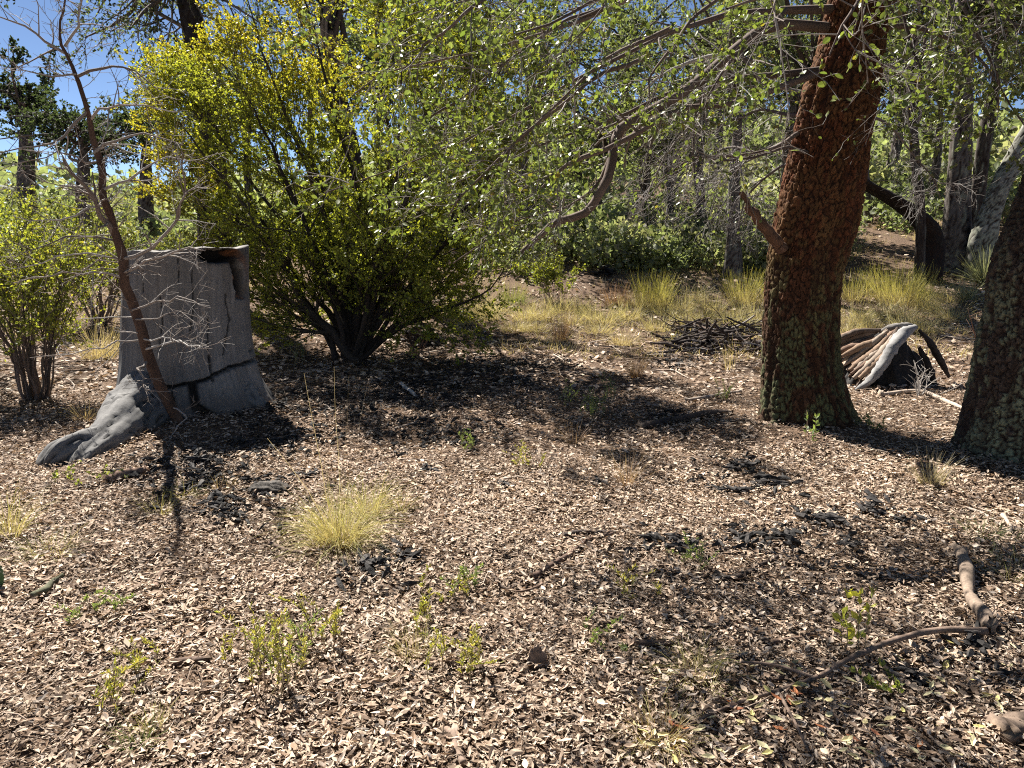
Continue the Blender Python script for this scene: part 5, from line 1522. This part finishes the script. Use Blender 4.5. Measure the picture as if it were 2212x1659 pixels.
# ------------------------------------------------------------------ dark lumps: burnt wood and old dung
def lump(u, v, sx, sy, sz, label, name="charred_chunk", col=(0.03, 0.026, 0.024), cat="chunk", seed=0, mat=None, group=None, rough=0.35, rz=None):
    b = gp(u, v)
    rz = rng.uniform(0, 3.1) if rz is None else rz
    c, s = math.cos(rz), math.sin(rz)
    g = Geo()
    if name in ("charred_chunk", "burnt_mound", "rotten_log"):
        # splintered pieces lying over each other
        m = 16 if name == "charred_chunk" else 40
        for i in range(m):
            L = sx * rng.uniform(0.35, 1.0)
            wd = L * rng.uniform(0.16, 0.4)
            n = 5
            t = np.linspace(-0.5, 0.5, n)
            yaw = rng.normal(0, 0.7)
            ctr = np.array([rng.normal(0, sx * 0.4), rng.normal(0, sy * 0.45), abs(rng.normal(0, sz * 0.55))])
            ctr[2] *= np.exp(-(ctr[0] / sx) ** 2 - (ctr[1] / sy) ** 2) 
            P = ctr + np.stack([t * L * math.cos(yaw), t * L * math.sin(yaw), t * L * rng.normal(0, 0.22)], -1) + rng.normal(0, L * 0.03, (n, 3))
            R = wd * 0.5 * np.array([0.35, 0.9, 1, 0.85, 0.3]) * rng.uniform(0.75, 1.25, n)
            V, F = tubes(P[None], R[None], 6)
            V = V + rng.normal(0, wd * 0.07, V.shape)
            V[:, 2] = (V[:, 2] - ctr[2]) * 0.7 + ctr[2]
            V = np.stack([V[:, 0] * c - V[:, 1] * s, V[:, 0] * s + V[:, 1] * c, V[:, 2]], -1) + b + np.array([0, 0, 0.015])
            g.add(V, F, np.clip(np.array(col) * rng.uniform(0.5, 2.2) * (1 + 0.3 * rng.normal(size=(len(V), 1))), .006, .5))
        return single(name, g, mat or M_char, b, label, cat, group, smooth=False)
    n1, n2_ = 44, 26
    TH, PH = np.meshgrid(np.arange(n1) * 2 * np.pi / n1, np.linspace(0.02, np.pi - 0.02, n2_))
    D = np.stack([np.sin(PH) * np.cos(TH), np.sin(PH) * np.sin(TH), np.cos(PH)], -1)
    rr = 1 + rough * fbm(D * 1.6 + seed * 3.1, 4, 90 + seed, 0.6) + 0.12 * vnoise(D * 7 + seed, 91) + 0.09 * np.sin(D[..., 0] * 16 + 3 * vnoise(D * 2, 93))
    V = D * rr[..., None] * np.array([sx, sy, sz])
    V = np.stack([V[..., 0] * c - V[..., 1] * s, V[..., 0] * s + V[..., 1] * c, V[..., 2]], -1)
    V = V + b + np.array([0, 0, sz * 0.35])
    a = np.arange(n2_ - 1)[:, None] * n1
    j = np.arange(n1)[None]
    F = np.stack([a + j, a + n1 + j, a + n1 + (j + 1) % n1, a + (j + 1) % n1], -1).reshape(-1, 4)
    K = np.array(col)[None, None] * (1 + 0.5 * fbm(V * 40, 3, 92)[..., None])
    return single(name, g.add(V, F, np.clip(K.reshape(-1, 3), .004, .7)), mat or M_char, b, label, cat, group)
DUNG = (0.055, 0.045, 0.036)
lump(585, 1065, .10, .14, .05, "ridged black cow pat midway between the stump and the large tussock", "cow_pat", DUNG, "dung", 1)
for k, (u, v, s, lab) in enumerate(((430, 1005, .10, "black burnt block at the foot of the bare sapling"), (415, 1060, .07, "charred chunk left of the brown dry tuft"), (465, 1090, .08, "charred chunk in the dark patch below the stump"),
                      (505, 1120, .06, "small charred lump at the lower end of the dark patch"), (520, 960, .08, "flat burnt piece right of the sapling's foot"), (790, 1228, .07, "dark lump just below the large tussock"),
                      (878, 1215, .05, "round dark lump right of the large tussock's foot"), (830, 1195, .035, "small dark lump close under the large tussock"), (1590, 1010, .09, "dark flattened clod in front of the half-buried log"), (1575, 1065, .07, "black clod near the dappled centre right"),
                      (1660, 1050, .08, "dark broken clod right of the black one"), (1440, 1175, .06, "charred bit left of the dark slanting stick"), (1490, 1190, .06, "black burnt bit touching the half-burnt stick"),
                      (1790, 1130, .10, "flattish dark clod in the dappled light below the large oak"), (1610, 1170, .07, "blackened bark lump above the dark slanting stick"), (1690, 1165, .06, "small blackened lump left of the dark clod"), (1880, 1110, .08, "dark rotten chunk near the front rim of the trunk shadow"),
                      (1830, 1180, .05, "small black chunk below the flattish dark clod"), (930, 1020, .05, "dark clod in the open, right of the seed stalks"), (1090, 1050, .045, "little dark clod in the middle of the picture"), (1300, 1045, .05, "dark clod left of the spiky dead tussock"),
                      (2110, 1400, .06, "dark rotten lump under the upper end of the long fallen branch"), (1960, 1470, .05, "dark rotten bit below the long fallen branch"), (660, 1030, .05, "black lump right of the cow pat"))):
    lump(u, v, s * rng.uniform(1.5, 1.9), s * rng.uniform(.9, 1.4), s * rng.uniform(.5, .8), lab, seed=k + 2)
ch = Geo()  # charcoal patches, plus black chips standing in for shade under the shrub
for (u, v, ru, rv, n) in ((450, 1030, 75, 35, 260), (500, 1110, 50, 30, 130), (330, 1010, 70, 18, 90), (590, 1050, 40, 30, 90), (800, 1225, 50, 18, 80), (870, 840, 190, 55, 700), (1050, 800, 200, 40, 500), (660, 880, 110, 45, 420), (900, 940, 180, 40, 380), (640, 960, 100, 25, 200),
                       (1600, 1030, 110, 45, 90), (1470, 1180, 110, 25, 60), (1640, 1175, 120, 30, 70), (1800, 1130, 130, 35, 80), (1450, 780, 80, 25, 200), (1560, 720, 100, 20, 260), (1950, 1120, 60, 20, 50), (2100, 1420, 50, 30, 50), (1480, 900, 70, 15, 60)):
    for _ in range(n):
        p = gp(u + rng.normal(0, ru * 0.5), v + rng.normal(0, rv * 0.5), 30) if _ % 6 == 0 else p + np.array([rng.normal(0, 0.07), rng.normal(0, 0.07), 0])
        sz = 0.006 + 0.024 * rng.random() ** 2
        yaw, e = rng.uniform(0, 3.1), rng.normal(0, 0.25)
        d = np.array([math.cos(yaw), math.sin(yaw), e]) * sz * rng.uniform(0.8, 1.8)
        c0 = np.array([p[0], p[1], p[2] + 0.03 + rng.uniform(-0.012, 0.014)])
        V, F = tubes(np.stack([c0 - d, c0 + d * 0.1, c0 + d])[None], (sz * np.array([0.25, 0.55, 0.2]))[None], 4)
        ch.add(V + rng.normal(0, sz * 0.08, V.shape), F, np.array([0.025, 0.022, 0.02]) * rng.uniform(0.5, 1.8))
tag(link("charcoal_shade_chips", ch.mesh("charcoal_shade_chips", False), M_char), "black crumbled charcoal and burnt bark in patches over the litter, with black chips added as shade under the shrub", "charcoal", kind="stuff")
lump(1310, 595, .28, .22, .2, "rounded black burnt mound in the clearing", "burnt_mound", (0.02, 0.018, 0.017), "mound", 40)
lump(905, 740, .34, .22, .26, "dark rotten log end right of the yellow shrub's stems", "rotten_log", (0.045, 0.035, 0.03), "log", 41, rough=0.5)
lump(1160, 1440, .035, .012, .06, "upright piece of brown bark in the near centre", "bark_piece", (0.2, 0.145, 0.11), "bark", 42, M_stick, rough=0.25, rz=0.2)
stick([(2140, 1585), (2180, 1580), (2225, 1570)], "end of a weathered log cut by the right edge near the bottom", 0.04, 0.035, ((0.17, 0.125, 0.095),), "fallen_log", -0.01, 20, sides=14, cat="log")

# prickly pear pad at the left edge
b = gp(2, 1275)
pr = thing("prickly_pear", "green prickly pear pad peeping in at the left edge", "cactus", b)
n1, n2_ = 28, 18
TH, PH = np.meshgrid(np.arange(n1) * 2 * np.pi / n1, np.linspace(0.03, np.pi - 0.03, n2_))
D = np.stack([np.sin(PH) * np.cos(TH), np.sin(PH) * np.sin(TH), np.cos(PH)], -1)
V = D * np.array([0.052, 0.011, 0.075]) * (1 + 0.06 * vnoise(D * 3, 3)[..., None])
V = V + b + np.array([-0.03, 0, 0.075])
a = np.arange(n2_ - 1)[:, None] * n1
j = np.arange(n1)[None]
F = np.stack([a + j, a + n1 + j, a + n1 + (j + 1) % n1, a + (j + 1) % n1], -1).reshape(-1, 4)
M_cact = mat_solid("cactus_skin", 0.6, 60, 0.2, 0.2, 0.002)
pad = part("pad", Geo().add(V, F, np.tile((0.10, 0.17, 0.07), (n1 * n2_, 1))), M_cact, pr)
sg = Geo()
ci = rng.choice(n1 * n2_, 36, replace=False)
cp = V.reshape(-1, 3)[ci]
cd_ = norm(D.reshape(-1, 3)[ci] * np.array([0.5, 2, 0.5]))
P = np.concatenate([np.stack([cp, cp + (cd_ + 0.5 * rng.normal(size=cd_.shape)) * 0.012], 1) for _ in range(3)])
V_, F_ = tubes(P, np.full((len(P), 2), 0.0005), 3)
sg.add(V_, F_, (0.6, 0.55, 0.45))
part("spines", sg, M_twig, pr, under=pad)
